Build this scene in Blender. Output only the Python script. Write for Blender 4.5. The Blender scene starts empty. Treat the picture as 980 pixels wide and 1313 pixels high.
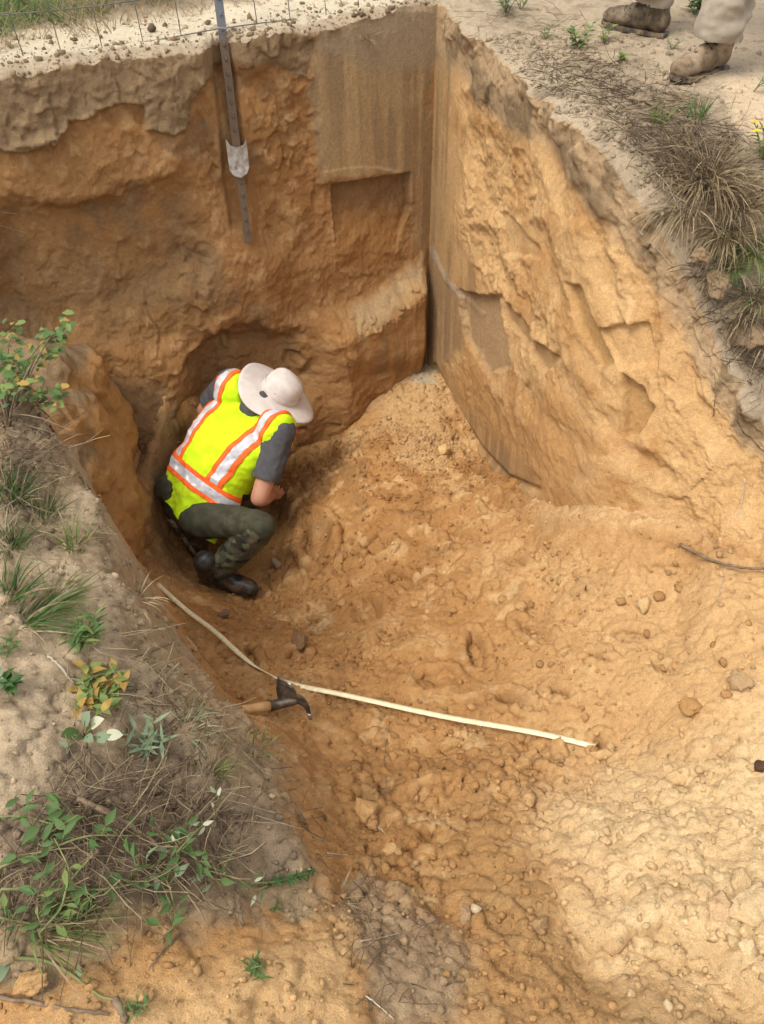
import bpy, bmesh, math, random
import numpy as np
from mathutils import Vector, Matrix, Quaternion

# ------------------------------------------------------------------ camera, sky, sun, exposure
scene = bpy.context.scene
COL = scene.collection
PITCH = math.radians(45.0)                    # looking down into the pit
CAM = np.array([0.0, 0.0, 1.0])               # z = 0 is the ground behind and right of the pit
FPX, CU, CV = 1050.0, 490.0, 656.5            # focal length and centre in photograph pixels (980 x 1313)
cam_data = bpy.data.cameras.new('camera')
cam_data.sensor_fit = 'VERTICAL'
cam_data.sensor_height = 36.0
cam_data.lens = 36.0 * FPX / 1313.0
cam_data.clip_start = 0.05
cam_data.clip_end = 500.0
cam = bpy.data.objects.new('camera', cam_data)
COL.objects.link(cam)
cam.location = CAM
cam.rotation_euler = (math.radians(90) - PITCH, 0, 0)
scene.camera = cam

SUN_AZ, SUN_EL = math.radians(-124), math.radians(62)   # azimuth from +Y towards +X: light from the left, behind the camera
world = bpy.data.worlds.new('World')
scene.world = world
world.use_nodes = True
wn, wl = world.node_tree.nodes, world.node_tree.links
sky = wn.new('ShaderNodeTexSky')
sky.sky_type = 'NISHITA'
sky.sun_disc = False
sky.sun_elevation = SUN_EL
sky.sun_rotation = SUN_AZ
sky.air_density = 1.0
sky.dust_density = 3.0
sky.ozone_density = 1.0
hsv = wn.new('ShaderNodeHueSaturation')       # bright thin overcast: nearly white sky
hsv.inputs['Saturation'].default_value = 0.25
bg = wn['Background']
bg.inputs['Strength'].default_value = 0.15
wl.new(sky.outputs[0], hsv.inputs['Color'])
wl.new(hsv.outputs[0], bg.inputs['Color'])
sun_data = bpy.data.lights.new('sun', 'SUN')
sun_data.energy = 0.9
sun_data.angle = math.radians(24)
sun_data.color = (1.0, 0.95, 0.86)
sun = bpy.data.objects.new('sun', sun_data)
COL.objects.link(sun)
sd = Vector((math.sin(SUN_AZ) * math.cos(SUN_EL), math.cos(SUN_AZ) * math.cos(SUN_EL), math.sin(SUN_EL)))
sun.rotation_euler = sd.to_track_quat('Z', 'Y').to_euler()
vs = scene.view_settings
vs.view_transform = 'Standard'
vs.look = 'None'
vs.gamma = 1.0
vs.use_curve_mapping = False
vs.exposure = 1.10
scene.cycles.max_bounces = 7
scene.cycles.use_denoising = True
scene.cycles.diffuse_bounces = 6

# ------------------------------------------------------------------ measuring helpers
SP, CP = math.sin(PITCH), math.cos(PITCH)

def at(u, v, t):
    """World point seen at photograph pixel (u, v), t metres in front of the lens plane."""
    a, b = (u - CU) / FPX, (CV - v) / FPX
    return CAM + t * np.array([a, CP + b * SP, -SP + b * CP])

def survey(x, y, z):
    """Photograph pixel of world points: used to read soil zones off the survey picture."""
    zc = z - CAM[2]
    d = np.maximum(CP * y - SP * zc, 0.05)
    up = SP * y + CP * zc
    return CU + FPX * x / d, CV - FPX * up / d

def on_z(u, v, z):
    a, b = (u - CU) / FPX, (CV - v) / FPX
    d = np.array([a, CP + b * SP, -SP + b * CP])
    return CAM + d * ((z - CAM[2]) / d[2])

# ------------------------------------------------------------------ noise in numpy
_TAB = np.random.default_rng(7).random(1024 * 1024)

def _h(ix, iy, seed):
    a = (ix.astype(np.int32) + (seed * 389 + 11)) & 1023
    b = (iy.astype(np.int32) + (seed * 613 + 5)) & 1023
    return _TAB[a * 1024 + b]

def vnoise(x, y, seed=0):
    ix, iy = np.floor(x), np.floor(y)
    fx, fy = x - ix, y - iy
    fx, fy = fx * fx * fx * (fx * (fx * 6 - 15) + 10), fy * fy * fy * (fy * (fy * 6 - 15) + 10)
    a, b, c, d = _h(ix, iy, seed), _h(ix + 1, iy, seed), _h(ix, iy + 1, seed), _h(ix + 1, iy + 1, seed)
    return (a + (b - a) * fx) * (1 - fy) + (c + (d - c) * fx) * fy

def fbm(x, y, freq, octaves=4, gain=0.5, seed=0):
    s, amp, tot = 0.0, 1.0, 0.0
    ca, sa = 0.8, 0.6
    x, y = x * freq, y * freq
    for o in range(octaves):
        s = s + amp * (vnoise(x, y, seed + o * 17) * 2 - 1)
        tot += amp
        amp *= gain
        x, y = (ca * x - sa * y) * 2.03, (sa * x + ca * y) * 2.03
    return s / tot

def ridged(x, y, freq, octaves=3, seed=0):
    s, amp, tot = 0.0, 1.0, 0.0
    for o in range(octaves):
        n = 1 - np.abs(vnoise(x * freq, y * freq, seed + o * 31) * 2 - 1)
        s = s + amp * n * n
        tot += amp
        amp *= 0.5
        freq *= 2.1
    return s / tot

def bumps(x, y, cell, dens, seed=0, rmin=0.2, rmax=0.5):
    """Scattered rounded lumps; height in units of their own radius, 0 where none."""
    gx, gy = x / cell, y / cell
    gx, gy = gx + 0.5 * vnoise(gx * 2.7, gy * 2.7, seed + 7), gy + 0.5 * vnoise(gx * 2.7, gy * 2.7, seed + 8)
    ix, iy = np.floor(gx), np.floor(gy)
    out = np.zeros_like(gx)
    for dx in (-1, 0, 1):
        for dy in (-1, 0, 1):
            jx, jy = ix + dx, iy + dy
            on = _h(jx, jy, seed) < dens
            px, py = jx + _h(jx, jy, seed + 1), jy + _h(jx, jy, seed + 2)
            r = rmin + (rmax - rmin) * _h(jx, jy, seed + 3) ** 2
            th = _h(jx, jy, seed + 4) * 6.283
            ex = 1 + 0.5 * _h(jx, jy, seed + 5)
            ax, ay = gx - px, gy - py
            bx, by = (ax * np.cos(th) + ay * np.sin(th)) * ex, -ax * np.sin(th) + ay * np.cos(th)
            d2 = (bx * bx + by * by) / (r * r)
            hgt = np.where(on & (d2 < 1), np.sqrt(np.maximum(0, 1 - d2)) * r, 0)
            out = np.maximum(out, hgt)
    return out * cell

def facets(x, y, cell, seed=0, tilt=1.0):
    """Broken-soil facets: every Voronoi cell is a tilted plate. Returns height and distance to the cell border."""
    gx, gy = x / cell, y / cell
    ix, iy = np.floor(gx), np.floor(gy)
    best = np.full_like(gx, 9.0)
    sec = np.full_like(gx, 9.0)
    hh = np.zeros_like(gx)
    for dx in (-1, 0, 1):
        for dy in (-1, 0, 1):
            jx, jy = ix + dx, iy + dy
            ax, ay = gx - jx - _h(jx, jy, seed), gy - jy - _h(jx, jy, seed + 1)
            d = ax * ax + ay * ay
            t1, t2 = _h(jx, jy, seed + 2) * 2 - 1, _h(jx, jy, seed + 3) * 2 - 1
            h = _h(jx, jy, seed + 4) - 0.5 + tilt * (ax * t1 + ay * t2)
            near = d < best
            sec = np.where(near, best, np.minimum(sec, d))
            hh = np.where(near, h, hh)
            best = np.where(near, d, best)
    return hh, np.sqrt(sec) - np.sqrt(best)

def sstep(a, b, x):
    t = np.clip((x - a) / (b - a), 0, 1)
    return t * t * (3 - 2 * t)

def sdf_poly(px, py, poly, margin=150.0):
    """Signed distance to a closed polygon, negative inside (only computed near it)."""
    P = np.array(poly, float)
    lo, hi = P.min(0), P.max(0)
    out = np.full(px.shape, margin)
    sel = np.where((px > lo[0] - margin) & (px < hi[0] + margin) & (py > lo[1] - margin) & (py < hi[1] + margin))[0]
    x, y = px[sel], py[sel]
    d = np.full(x.shape, margin * margin)
    inside = np.zeros(x.shape, bool)
    n = len(poly)
    for i in range(n):
        ax, ay = poly[i]
        bx, by = poly[(i + 1) % n]
        ex, ey = bx - ax, by - ay
        rx, ry = x - ax, y - ay
        t = np.clip((rx * ex + ry * ey) / (ex * ex + ey * ey + 1e-9), 0, 1)
        d = np.minimum(d, (rx - t * ex) ** 2 + (ry - t * ey) ** 2)
        inside ^= ((ay > y) != (by > y)) & (x < (bx - ax) * ry / (by - ay + 1e-12) + ax)
    d = np.sqrt(d)
    out[sel] = np.where(inside, -d, d)
    return out

def dist_line(px, py, pts):
    d = np.full(px.shape, 1e9)
    for (ax, ay), (bx, by) in zip(pts[:-1], pts[1:]):
        ex, ey = bx - ax, by - ay
        t = np.clip(((px - ax) * ex + (py - ay) * ey) / (ex * ex + ey * ey + 1e-9), 0, 1)
        d = np.minimum(d, np.hypot(px - ax - t * ex, py - ay - t * ey))
    return d

def tps_fit(P, lam=1e-4):
    P = np.asarray(P, float)
    n = len(P)
    r2 = ((P[:, None, :2] - P[None, :, :2]) ** 2).sum(-1)
    K = 0.5 * r2 * np.log(r2 + 1e-12) + lam * np.eye(n)
    Q = np.c_[np.ones(n), P[:, :2]]
    A = np.block([[K, Q], [Q.T, np.zeros((3, 3))]])
    w = np.linalg.solve(A, np.r_[P[:, 2], 0, 0, 0])
    return P, w

def tps_eval(fit, x, y):
    P, w = fit
    s = w[-3] + w[-2] * x + w[-1] * y
    for (px, py, _), wi in zip(P, w[:-3]):
        r2 = (x - px) ** 2 + (y - py) ** 2
        s = s + wi * 0.5 * r2 * np.log(r2 + 1e-12)
    return s

# ------------------------------------------------------------------ object helpers
def tag(o, label=None, cat=None, group=None, kind=None):
    if label: o['label'] = label
    if cat: o['category'] = cat
    if group: o['group'] = group
    if kind: o['kind'] = kind
    return o

def link(name, me, mat=None, parent=None, smooth=True):
    o = bpy.data.objects.new(name, me)
    COL.objects.link(o)
    if mat: me.materials.append(mat)
    if parent: o.parent = parent
    if smooth:
        me.polygons.foreach_set('use_smooth', np.ones(len(me.polygons), bool))
    return o

def empty(name, loc=(0, 0, 0)):
    o = bpy.data.objects.new(name, None)
    COL.objects.link(o)
    o.location = loc
    o.empty_display_size = 0.05
    return o

def mesh_np(name, V, F):
    me = bpy.data.meshes.new(name)
    V = np.asarray(V, np.float32)
    F = np.asarray(F, np.int32)
    me.vertices.add(len(V))
    me.vertices.foreach_set('co', V.ravel())
    k = F.shape[1]
    me.loops.add(F.size)
    me.loops.foreach_set('vertex_index', F.ravel())
    me.polygons.add(len(F))
    me.polygons.foreach_set('loop_start', np.arange(0, F.size, k, dtype=np.int32))
    me.polygons.foreach_set('loop_total', np.full(len(F), k, np.int32))
    me.update(calc_edges=True)
    return me

def grid_faces(nu, nv):
    i = np.arange(nu - 1)[:, None] * nv + np.arange(nv - 1)[None, :]
    return np.stack([i, i + nv, i + nv + 1, i + 1], -1).reshape(-1, 4)

def set_color(me, rgb):
    a = me.color_attributes.new('soil', 'FLOAT_COLOR', 'POINT')
    c = np.ones((len(me.vertices), 4), np.float32)
    c[:, :3] = rgb
    a.data.foreach_set('color', c.ravel())

class MB:
    """Collects verts and faces for one mesh."""
    def __init__(self):
        self.v, self.f = [], []
    def add(self, V, F):
        o = len(self.v)
        self.v.extend([tuple(p) for p in V])
        self.f.extend([tuple(i + o for i in f) for f in F])
    def tube(self, pts, rad, n=6, cap=True):
        pts = [np.asarray(p, float) for p in pts]
        m = len(pts)
        rad = rad if hasattr(rad, '__len__') else [rad] * m
        V, F = [], []
        prev = None
        for i in range(m):
            d = pts[min(i + 1, m - 1)] - pts[max(i - 1, 0)]
            d = d / (np.linalg.norm(d) + 1e-12)
            if prev is None:
                ref = np.array([0, 0, 1.0]) if abs(d[2]) < 0.9 else np.array([1.0, 0, 0])
                s = np.cross(d, ref)
            else:
                s = prev - d * prev.dot(d)
            s = s / (np.linalg.norm(s) + 1e-12)
            prev = s
            w = np.cross(d, s)
            for k in range(n):
                a = 2 * math.pi * k / n
                V.append(pts[i] + rad[i] * (math.cos(a) * s + math.sin(a) * w))
        for i in range(m - 1):
            for k in range(n):
                F.append((i * n + k, i * n + (k + 1) % n, (i + 1) * n + (k + 1) % n, (i + 1) * n + k))
        if cap:
            F.append(tuple(range(n - 1, -1, -1)))
            F.append(tuple(range((m - 1) * n, m * n)))
        self.add(V, F)
        return self
    def blade(self, pts, width, side, twist=0.0):
        """Flat tapering blade of grass along pts."""
        m = len(pts)
        V, F = [], []
        side = np.asarray(side, float)
        side = side / (np.linalg.norm(side) + 1e-9)
        for i, p in enumerate(pts):
            w = width * (0.7 + 0.3 * min(1, i / 2)) * (1 - (i / (m - 1)) ** 2 * 0.95)
            s = side
            V += [np.asarray(p) - s * w / 2, np.asarray(p) + s * w / 2]
        for i in range(m - 1):
            F.append((2 * i, 2 * i + 1, 2 * i + 3, 2 * i + 2))
        self.add(V, F)
        return self
    def build(self, name, mat=None, parent=None, smooth=True):
        me = bpy.data.meshes.new(name)
        me.from_pydata(self.v, [], self.f)
        me.update()
        return link(name, me, mat, parent, smooth)

# ------------------------------------------------------------------ materials
def new_mat(name):
    m = bpy.data.materials.new(name)
    m.use_nodes = True
    return m, m.node_tree.nodes, m.node_tree.links, m.node_tree.nodes['Principled BSDF']

def soil_mat(name, use_attr=True, color=(0.4, 0.25, 0.1), grain=0.9, bump=0.85):
    m, n, l, b = new_mat(name)
    b.inputs['Roughness'].default_value = 0.95
    b.inputs['Specular IOR Level'].default_value = 0.15
    tc = n.new('ShaderNodeTexCoord')
    if use_attr:
        src = n.new('ShaderNodeAttribute'); src.attribute_name = 'soil'
        out = src.outputs['Color']
    else:
        src = n.new('ShaderNodeRGB'); src.outputs[0].default_value = (*color, 1)
        out = src.outputs[0]
    def noise(scale, det, rough=0.6):
        t = n.new('ShaderNodeTexNoise')
        t.inputs['Scale'].default_value = scale
        t.inputs['Detail'].default_value = det
        t.inputs['Roughness'].default_value = rough
        l.new(tc.outputs['Object'], t.inputs['Vector'])
        return t
    def mult(a_out, t, lo, hi):
        mr = n.new('ShaderNodeMapRange')
        mr.inputs['From Min'].default_value = 0.3
        mr.inputs['From Max'].default_value = 0.7
        mr.inputs['To Min'].default_value = lo
        mr.inputs['To Max'].default_value = hi
        l.new(t.outputs['Fac'], mr.inputs['Value'])
        vm = n.new('ShaderNodeVectorMath'); vm.operation = 'SCALE'
        l.new(a_out, vm.inputs[0]); l.new(mr.outputs[0], vm.inputs['Scale'])
        return vm.outputs[0]
    mid, fine = noise(60, 7, 0.78), noise(330, 2, 0.7)
    out = mult(out, mid, 0.80, 1.20)
    out = mult(out, fine, 1 - 0.22 * grain, 1 + 0.22 * grain)
    l.new(out, b.inputs['Base Color'])
    add = n.new('ShaderNodeMath'); add.operation = 'MULTIPLY_ADD'
    add.inputs[1].default_value = 0.25
    l.new(fine.outputs['Fac'], add.inputs[0]); l.new(mid.outputs['Fac'], add.inputs[2])
    bp = n.new('ShaderNodeBump')
    bp.inputs['Strength'].default_value = bump
    bp.inputs['Distance'].default_value = 0.013
    l.new(add.outputs[0], bp.inputs['Height'])
    l.new(bp.outputs[0], b.inputs['Normal'])
    return m

def plain_mat(name, color, rough=0.7, metal=0.0, var=0.15, scale=30, bump=0.0, color2=None, spec=0.4, trans=0.0, bdist=0.002):
    m, n, l, b = new_mat(name)
    b.inputs['Roughness'].default_value = rough
    b.inputs['Metallic'].default_value = metal
    b.inputs['Specular IOR Level'].default_value = spec
    tc = n.new('ShaderNodeTexCoord')
    t = n.new('ShaderNodeTexNoise')
    t.inputs['Scale'].default_value = scale
    t.inputs['Detail'].default_value = 5
    l.new(tc.outputs['Object'], t.inputs['Vector'])
    cr = n.new('ShaderNodeValToRGB')
    c2 = color2 or tuple(min(1, c * (1 + var)) for c in color)
    c1 = color if color2 else tuple(c * (1 - var) for c in color)
    cr.color_ramp.elements[0].position = 0.35
    cr.color_ramp.elements[1].position = 0.65
    cr.color_ramp.elements[0].color = (*c1, 1)
    cr.color_ramp.elements[1].color = (*c2, 1)
    l.new(t.outputs['Fac'], cr.inputs[0])
    l.new(cr.outputs[0], b.inputs['Base Color'])
    if bump:
        bp = n.new('ShaderNodeBump')
        bp.inputs['Strength'].default_value = bump
        bp.inputs['Distance'].default_value = bdist
        l.new(t.outputs['Fac'], bp.inputs['Height'])
        l.new(bp.outputs[0], b.inputs['Normal'])
    if trans:
        tr = n.new('ShaderNodeBsdfTranslucent')
        l.new(cr.outputs[0], tr.inputs['Color'])
        mx = n.new('ShaderNodeMixShader')
        mx.inputs[0].default_value = trans
        l.new(b.outputs[0], mx.inputs[1]); l.new(tr.outputs[0], mx.inputs[2])
        l.new(mx.outputs[0], n['Material Output'].inputs['Surface'])
    return m
# ------------------------------------------------------------------ soil colours (linear albedo)
ORANGE = np.array([0.45, 0.238, 0.088])
DEEP = np.array([0.36, 0.178, 0.060])
SAND = np.array([0.60, 0.375, 0.170])
PALE = np.array([0.71, 0.50, 0.262])
TOPSOIL = np.array([0.265, 0.180, 0.095])
TOPPALE = np.array([0.44, 0.315, 0.18])
DARK = np.array([0.175, 0.112, 0.058])
GREY = np.array([0.37, 0.27, 0.165])
WHITE = np.array([0.70, 0.60, 0.45])

def blend(c, col, w):
    w = np.clip(w, 0, 1)[:, None]
    return c * (1 - w) + col * w

# ------------------------------------------------------------------ pit floor, left bank and foreground: one height sheet
FLOOR_PX = [
    (548, 470, 4.90), (510, 505, 4.72), (570, 560, 4.35), (600, 575, 4.35), (470, 600, 4.25), (440, 580, 4.50), (470, 480, 4.85),
    (420, 560, 4.75), (300, 745, 4.15), (330, 760, 4.10), (265, 715, 4.20), (240, 690, 4.28), (395, 640, 4.25), (375, 690, 4.18),
    (345, 640, 4.42), (330, 690, 4.28), (350, 600, 4.62), (430, 690, 3.95), (420, 740, 3.88), (360, 770, 3.92), (460, 650, 4.06), (430, 790, 3.62),
    (300, 790, 3.72), (215, 740, 3.86), (195, 745, 3.74), (240, 790, 3.46), (300, 840, 3.16), (350, 865, 2.98), (420, 885, 2.90),
    (500, 905, 2.80), (620, 935, 2.62), (740, 955, 2.50), (790, 970, 2.44), (560, 700, 3.70), (560, 780, 3.30), (640, 800, 3.04),
    (650, 650, 3.62), (700, 660, 3.36), (730, 662, 3.16), (760, 672, 2.98), (800, 672, 2.90), (840, 678, 2.80), (900, 690, 2.68), (960, 702, 2.64), (640, 720, 3.38), (760, 760, 2.80), (840, 790, 2.62), (900, 760, 2.56),
    (960, 745, 2.52), (900, 900, 2.30), (800, 860, 2.54), (700, 860, 2.72), (960, 1000, 2.04), (840, 1050, 2.08), (700, 1050, 2.22),
    (600, 1000, 2.38), (500, 1010, 2.40), (420, 960, 2.52), (340, 905, 2.74), (500, 1100, 2.08), (450, 1130, 1.95), (600, 1130, 2.05), (600, 1300, 1.60),
    (700, 1200, 1.82), (860, 1160, 1.82), (960, 1160, 1.76), (900, 1290, 1.62), (760, 1300, 1.60), (500, 1250, 1.66), (400, 1200, 1.66),
    (300, 1200, 1.58), (420, 1290, 1.54), (250, 1290, 1.46), (100, 1290, 1.405), (0, 1305, 1.385), (150, 1220, 1.50),
    (172, 615, 4.05), (182, 650, 4.02), (190, 700, 3.98),
    (195, 560, 4.10), (230, 600, 4.10), (260, 500, 4.35), (300, 470, 4.50), (200, 470, 4.05), (380, 500, 4.75),
]
FLOOR_XYZ = [
    (-0.95, 3.05, -2.17), (-0.75, 3.0, -2.16), (-0.9, 2.7, -2.15), (-0.6, 2.9, -2.12), (-0.7, 3.2, -2.1), (-0.45, 3.3, -2.0),
    (0.6, 3.9, -1.8), (1.1, 3.5, -1.7), (1.2, 2.6, -1.3), (-0.9, 4.2, -1.9), (-1.9, 3.3, -1.8), (-1.8, 2.4, -1.7), (-1.2, 2.6, -1.85), (-1.3, 3.0, -1.9), (-1.15, 2.3, -1.75), (-1.5, 2.7, -1.8), (-0.2, 4.4, -1.9), (-1.3, 1.8, -1.5), (-1.2, 1.0, -1.1),
    (1.7, 1.5, -0.95), (1.8, 0.6, -0.8), (1.2, 0.2, -0.62), (0.5, -0.1, -0.55), (-0.4, -0.1, -0.52), (-1.0, 0.1, -0.52), (0.9, -0.5, -0.5), (-0.2, -0.6, -0.5), (-1.5, -0.4, -0.5), (2.2, 1.2, -0.85),
]
BANK_PX = [
    (0, 440, 2.52), (40, 458, 2.42), (90, 530, 2.30), (130, 590, 2.23), (160, 640, 2.19), (165, 700, 2.12), (195, 780, 2.07), (245, 865, 2.00), (300, 945, 1.93),
    (345, 1010, 1.88), (385, 1080, 1.84), (395, 1110, 1.82), (330, 1140, 1.72), (0, 500, 2.24), (0, 600, 2.06), (0, 700, 1.90), (0, 800, 1.76), (0, 900, 1.66), (0, 1000, 1.56), (0, 1100, 1.47),
    (0, 1230, 1.39), (80, 640, 2.10), (90, 760, 1.93), (100, 860, 1.80), (100, 950, 1.70), (120, 1050, 1.58), (100, 1150, 1.48), (180, 900, 1.86), (220, 980, 1.79), (250, 1060, 1.70), (200, 1130, 1.58),
    (280, 1130, 1.66), (100, 1210, 1.44),
]
BANK_XYZ = [(-2.2, 2.2, -0.45), (-1.6, 2.2, -0.44), (-1.8, 1.5, -0.35), (-2.0, 0.5, -0.36), (-1.3, 0.3, -0.42), (-1.6, -0.5, -0.45), (-2.6, 3.0, -0.5)]
floor_fit = tps_fit([at(*p) for p in FLOOR_PX] + FLOOR_XYZ, 3e-4)
bank_fit = tps_fit([at(*p) for p in BANK_PX] + BANK_XYZ, 6e-4)
EDGE = [(-3.5, 2.45), (-1.8, 2.30), (-1.28, 2.15)] + [tuple(at(*p)[:2]) for p in BANK_PX[1:12]]
FRONT = [tuple(at(*p)[:2]) for p in [(345, 1150, 1.72), (250, 1185, 1.60), (120, 1225, 1.45), (0, 1245, 1.39)]] + [(-0.9, 0.36), (-1.4, 0.2), (-3, 0.1)]
BANK_POLY = EDGE + FRONT + [(-60, 0.1), (-60, 2.4)]

def sample_axis(lo, hi, dens, far_lo, far_hi):
    """Coordinates with spacing dens(x) in [lo, hi] and quickly growing spacing outside."""
    c = [lo]
    while c[-1] < hi:
        c.append(c[-1] + dens(c[-1]))
    left, s = [], dens(lo)
    x = lo
    while x > far_lo:
        s *= 1.35; x -= s; left.append(x)
    right, s = [], dens(hi)
    x = c[-1]
    while x < far_hi:
        s *= 1.35; x += s; right.append(x)
    return np.array(left[::-1] + c + right)

def unroll(x, y, z):
    """Coordinates along the slope, so that relief and colour do not stretch on steep ground."""
    return x, y

def floor_relief(x, y, z):
    """Broken, trodden sand on the smooth base; returns (z, survey u, survey v)."""
    u, v = survey(x, y, z)
    x0, y0 = x, y
    x, y = unroll(x, y, z)
    uu, vv = u + 9 * fbm(x, y, 7, 3, seed=5), v + 9 * fbm(x, y, 7, 3, seed=9)
    rough = 0.55 + 0.45 * sstep(-0.2, 0.4, fbm(x, y, 2.3, 2, seed=77))
    dz = 0.050 * fbm(x, y, 2.2, 3, seed=1) + 0.036 * fbm(x, y, 7, 4, seed=2) * rough + 0.014 * fbm(x, y, 26, 4, 0.6, seed=3) * (0.5 + rough)
    dz += 0.006 * (ridged(x, y, 22, 3, seed=8) - 0.5) * rough
    cl = sstep(0.05, 0.45, fbm(x, y, 2.7, 3, seed=91))
    wx_, wy_ = x + 0.02 * fbm(x, y, 18, 2, seed=93), y + 0.02 * fbm(x, y, 18, 2, seed=94)
    ch, ce = facets(wx_, wy_, 0.060, 95, 1.0)
    ch2, ce2 = facets(wx_, wy_, 0.027, 97, 1.0)
    dz += (0.15 + 0.85 * cl) * (0.016 * ch + 0.009 * ch2) * (1 - 0.7 * sstep(700, 760, u) * sstep(960, 1010, v)) + 0.006 * fbm(x, y, 60, 4, 0.65, seed=98)
    # footprints, spade holes and gouges trodden into the sand
    def dent(cu, cv, ru, rv, depth, ang=0.0, lip=0.35):
        c, s = math.cos(ang), math.sin(ang)
        a, b = (uu - cu), (vv - cv)
        q = np.hypot((a * c + b * s) / ru, (-a * s + b * c) / rv)
        depth = depth * 1.6
        return -depth * (1 - sstep(0.55, 1.0, q)) + depth * lip * np.exp(-((q - 1.12) / 0.16) ** 2)
    for d in [(655, 893, 26, 13, .035, .25), (612, 832, 15, 28, .030, -.35), (772, 952, 15, 16, .03, 0), (560, 870, 34, 14, .02, -.2), (425, 590, 26, 15, .03, .3), (448, 583, 14, 9, .025, 0),
              (690, 800, 30, 16, .02, .4), (740, 770, 24, 14, .018, -.3), (520, 740, 30, 14, .02, .3), (600, 760, 26, 14, .018, 0), (585, 960, 26, 12, .015, .2), (470, 780, 26, 18, .025, .5),
              (405, 690, 26, 34, .05, .2), (395, 800, 30, 20, .02, 0), (500, 820, 22, 14, .018, 0), (680, 905, 18, 10, .02, .2), (690, 990, 30, 14, .015, .1), (820, 800, 36, 16, .018, 0),
              (470, 1030, 20, 14, .02, .4), (560, 1080, 30, 18, .014, .2), (640, 1180, 40, 18, .015, .6), (660, 1240, 46, 20, .014, .3), (640, 640, 24, 14, .03, .2), (860, 850, 26, 14, .016, .3),
              (325, 850, 18, 10, .02, .6), (450, 930, 30, 12, .012, 0), (720, 880, 24, 12, .02, .5), (540, 1020, 22, 12, .012, -.4), (420, 840, 24, 12, .014, .2), (665, 720, 24, 10, .02, -.2),
              (590, 690, 30, 12, .02, .3), (480, 700, 26, 14, .022, -.3), (515, 640, 24, 12, .024, 0), (770, 830, 22, 11, .016, .2), (930, 960, 26, 14, .014, .3), (880, 1000, 22, 12, .012, -.2)]:
        dz = dz + dent(*d)
    # clods and crumbs
    pale = sstep(-50, 60, 26 * fbm(x, y, 5, 3, seed=42) - sdf_poly(uu, vv, [(980, 880), (900, 960), (800, 985), (705, 1010), (690, 1080), (730, 1130), (720, 1190), (770, 1260), (860, 1230), (980, 1300), (1200, 1300), (1200, 880)]))
    g = 0.45 + 0.55 * sstep(0.0, 0.45, fbm(x, y, 3.1, 2, seed=41))
    g = 0.62 * g * (1 - 0.4 * pale)
    dz += 0.55 * bumps(x, y, 0.10, 0.30, 11, 0.12, 0.36) * g
    dz += 0.70 * bumps(x, y, 0.045, 0.55, 12, 0.12, 0.42) * g
    dz += 0.75 * bumps(x, y, 0.022, 0.6, 13, 0.12, 0.45) * (0.35 + 0.65 * g)
    # crusted, cracked pale sand on the right
    fh, fe = facets(x + 0.01 * fbm(x, y, 30, 2, seed=55), y + 0.01 * fbm(x, y, 30, 2, seed=56), 0.055, 21, 1.0)
    low = sstep(1040, 1180, vv) * sstep(760, 900, uu)
    dz += pale * ((0.003 + 0.010 * low) * fh - (0.004 + 0.012 * low) * np.exp(-(fe / 0.04) ** 2) * (0.35 + low) * sstep(-0.2, 0.3, fbm(x, y, 9, 2, seed=57)))
    fh2, fe2 = facets(x, y, 0.022, 23, 1.0)
    dz += pale * (0.0015 * fh2 + 0.006 * fbm(x, y, 40, 4, 0.65, seed=58) - 0.003 * (ridged(x, y, 17, 3, seed=59) > 0.78))
    # low sand ridge at the foot of the right wall: the side towards the camera falls away
    ur, vr = u + 10 * fbm(x, y, 3, 2, seed=62), v + 8 * fbm(x, y, 4, 3, seed=63)
    k = np.interp(ur, [640, 690, 716, 831, 904, 950], [655, 668, 675, 679, 679, 682])
    on = sstep(650, 705, ur) * (1 - sstep(880, 925, ur))
    face = np.interp(ur, [690, 720, 830, 905], [34, 34, 26, 18])
    dz += on * (0.035 * sstep(-44, -24, vr - k) * (1 - sstep(-3, 6, vr - k)) - 0.085 * sstep(-1, 1, (vr - k - 0.5 * face) / (0.6 * face)) * (1 - sstep(70, 190, vr - k)))
    # lower edge of the pale crust at the bottom right
    k = np.interp(uu, [700, 735, 760, 800, 850, 900, 980, 1100], [1120, 1165, 1188, 1190, 1172, 1200, 1262, 1330])
    on = sstep(690, 760, uu)
    dz += on * (-0.05 * sstep(-6, 16, vv - k - 10 * fbm(x, y, 16, 2, seed=61)) * (1 - 0.6 * sstep(40, 110, vv - k)) + 0.015 * np.exp(-((vv - k + 16) / 18) ** 2))
    z = z + dz
    # hollow the man kneels in: nearly level trodden sand
    q = np.hypot((x0 + 0.80) / 0.36, (y0 - 2.97) / 0.44)
    lev = 1 - sstep(0.62, 1.0, q)
    z = z * (1 - lev) + (-2.163 + 0.35 * dz) * lev
    return z, uu, vv, pale

xs = sample_axis(-1.75, 1.32, lambda x: 0.0062, -60, 60)
ys = sample_axis(0.05, 4.35, lambda y: 0.0046 + 0.0012 * y, -60, 60)
X, Y = [a.ravel() for a in np.meshgrid(xs, ys, indexing='ij')]
core = (np.abs(X) < 3) & (Y > -1.5) & (Y < 5)
fade = np.exp(-np.maximum(0, np.hypot(np.maximum(np.abs(X) - 1.9, 0), np.maximum(np.maximum(-0.2 - Y, Y - 4.4), 0))) / 0.5)
XC, YC = np.clip(X, -2.4, 1.9), np.clip(Y, -0.6, 4.5)
F0 = tps_eval(floor_fit, XC, YC)
F0 = F0 * fade + (-0.55) * (1 - fade)
FZ, UU, VV, PALEW = floor_relief(X, Y, F0)
B0 = tps_eval(bank_fit, np.clip(X, -2.6, 0.6), np.clip(Y, -0.6, 3.1))
B0 = np.minimum(B0, -0.2) * fade + (-0.42) * (1 - fade)
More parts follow.
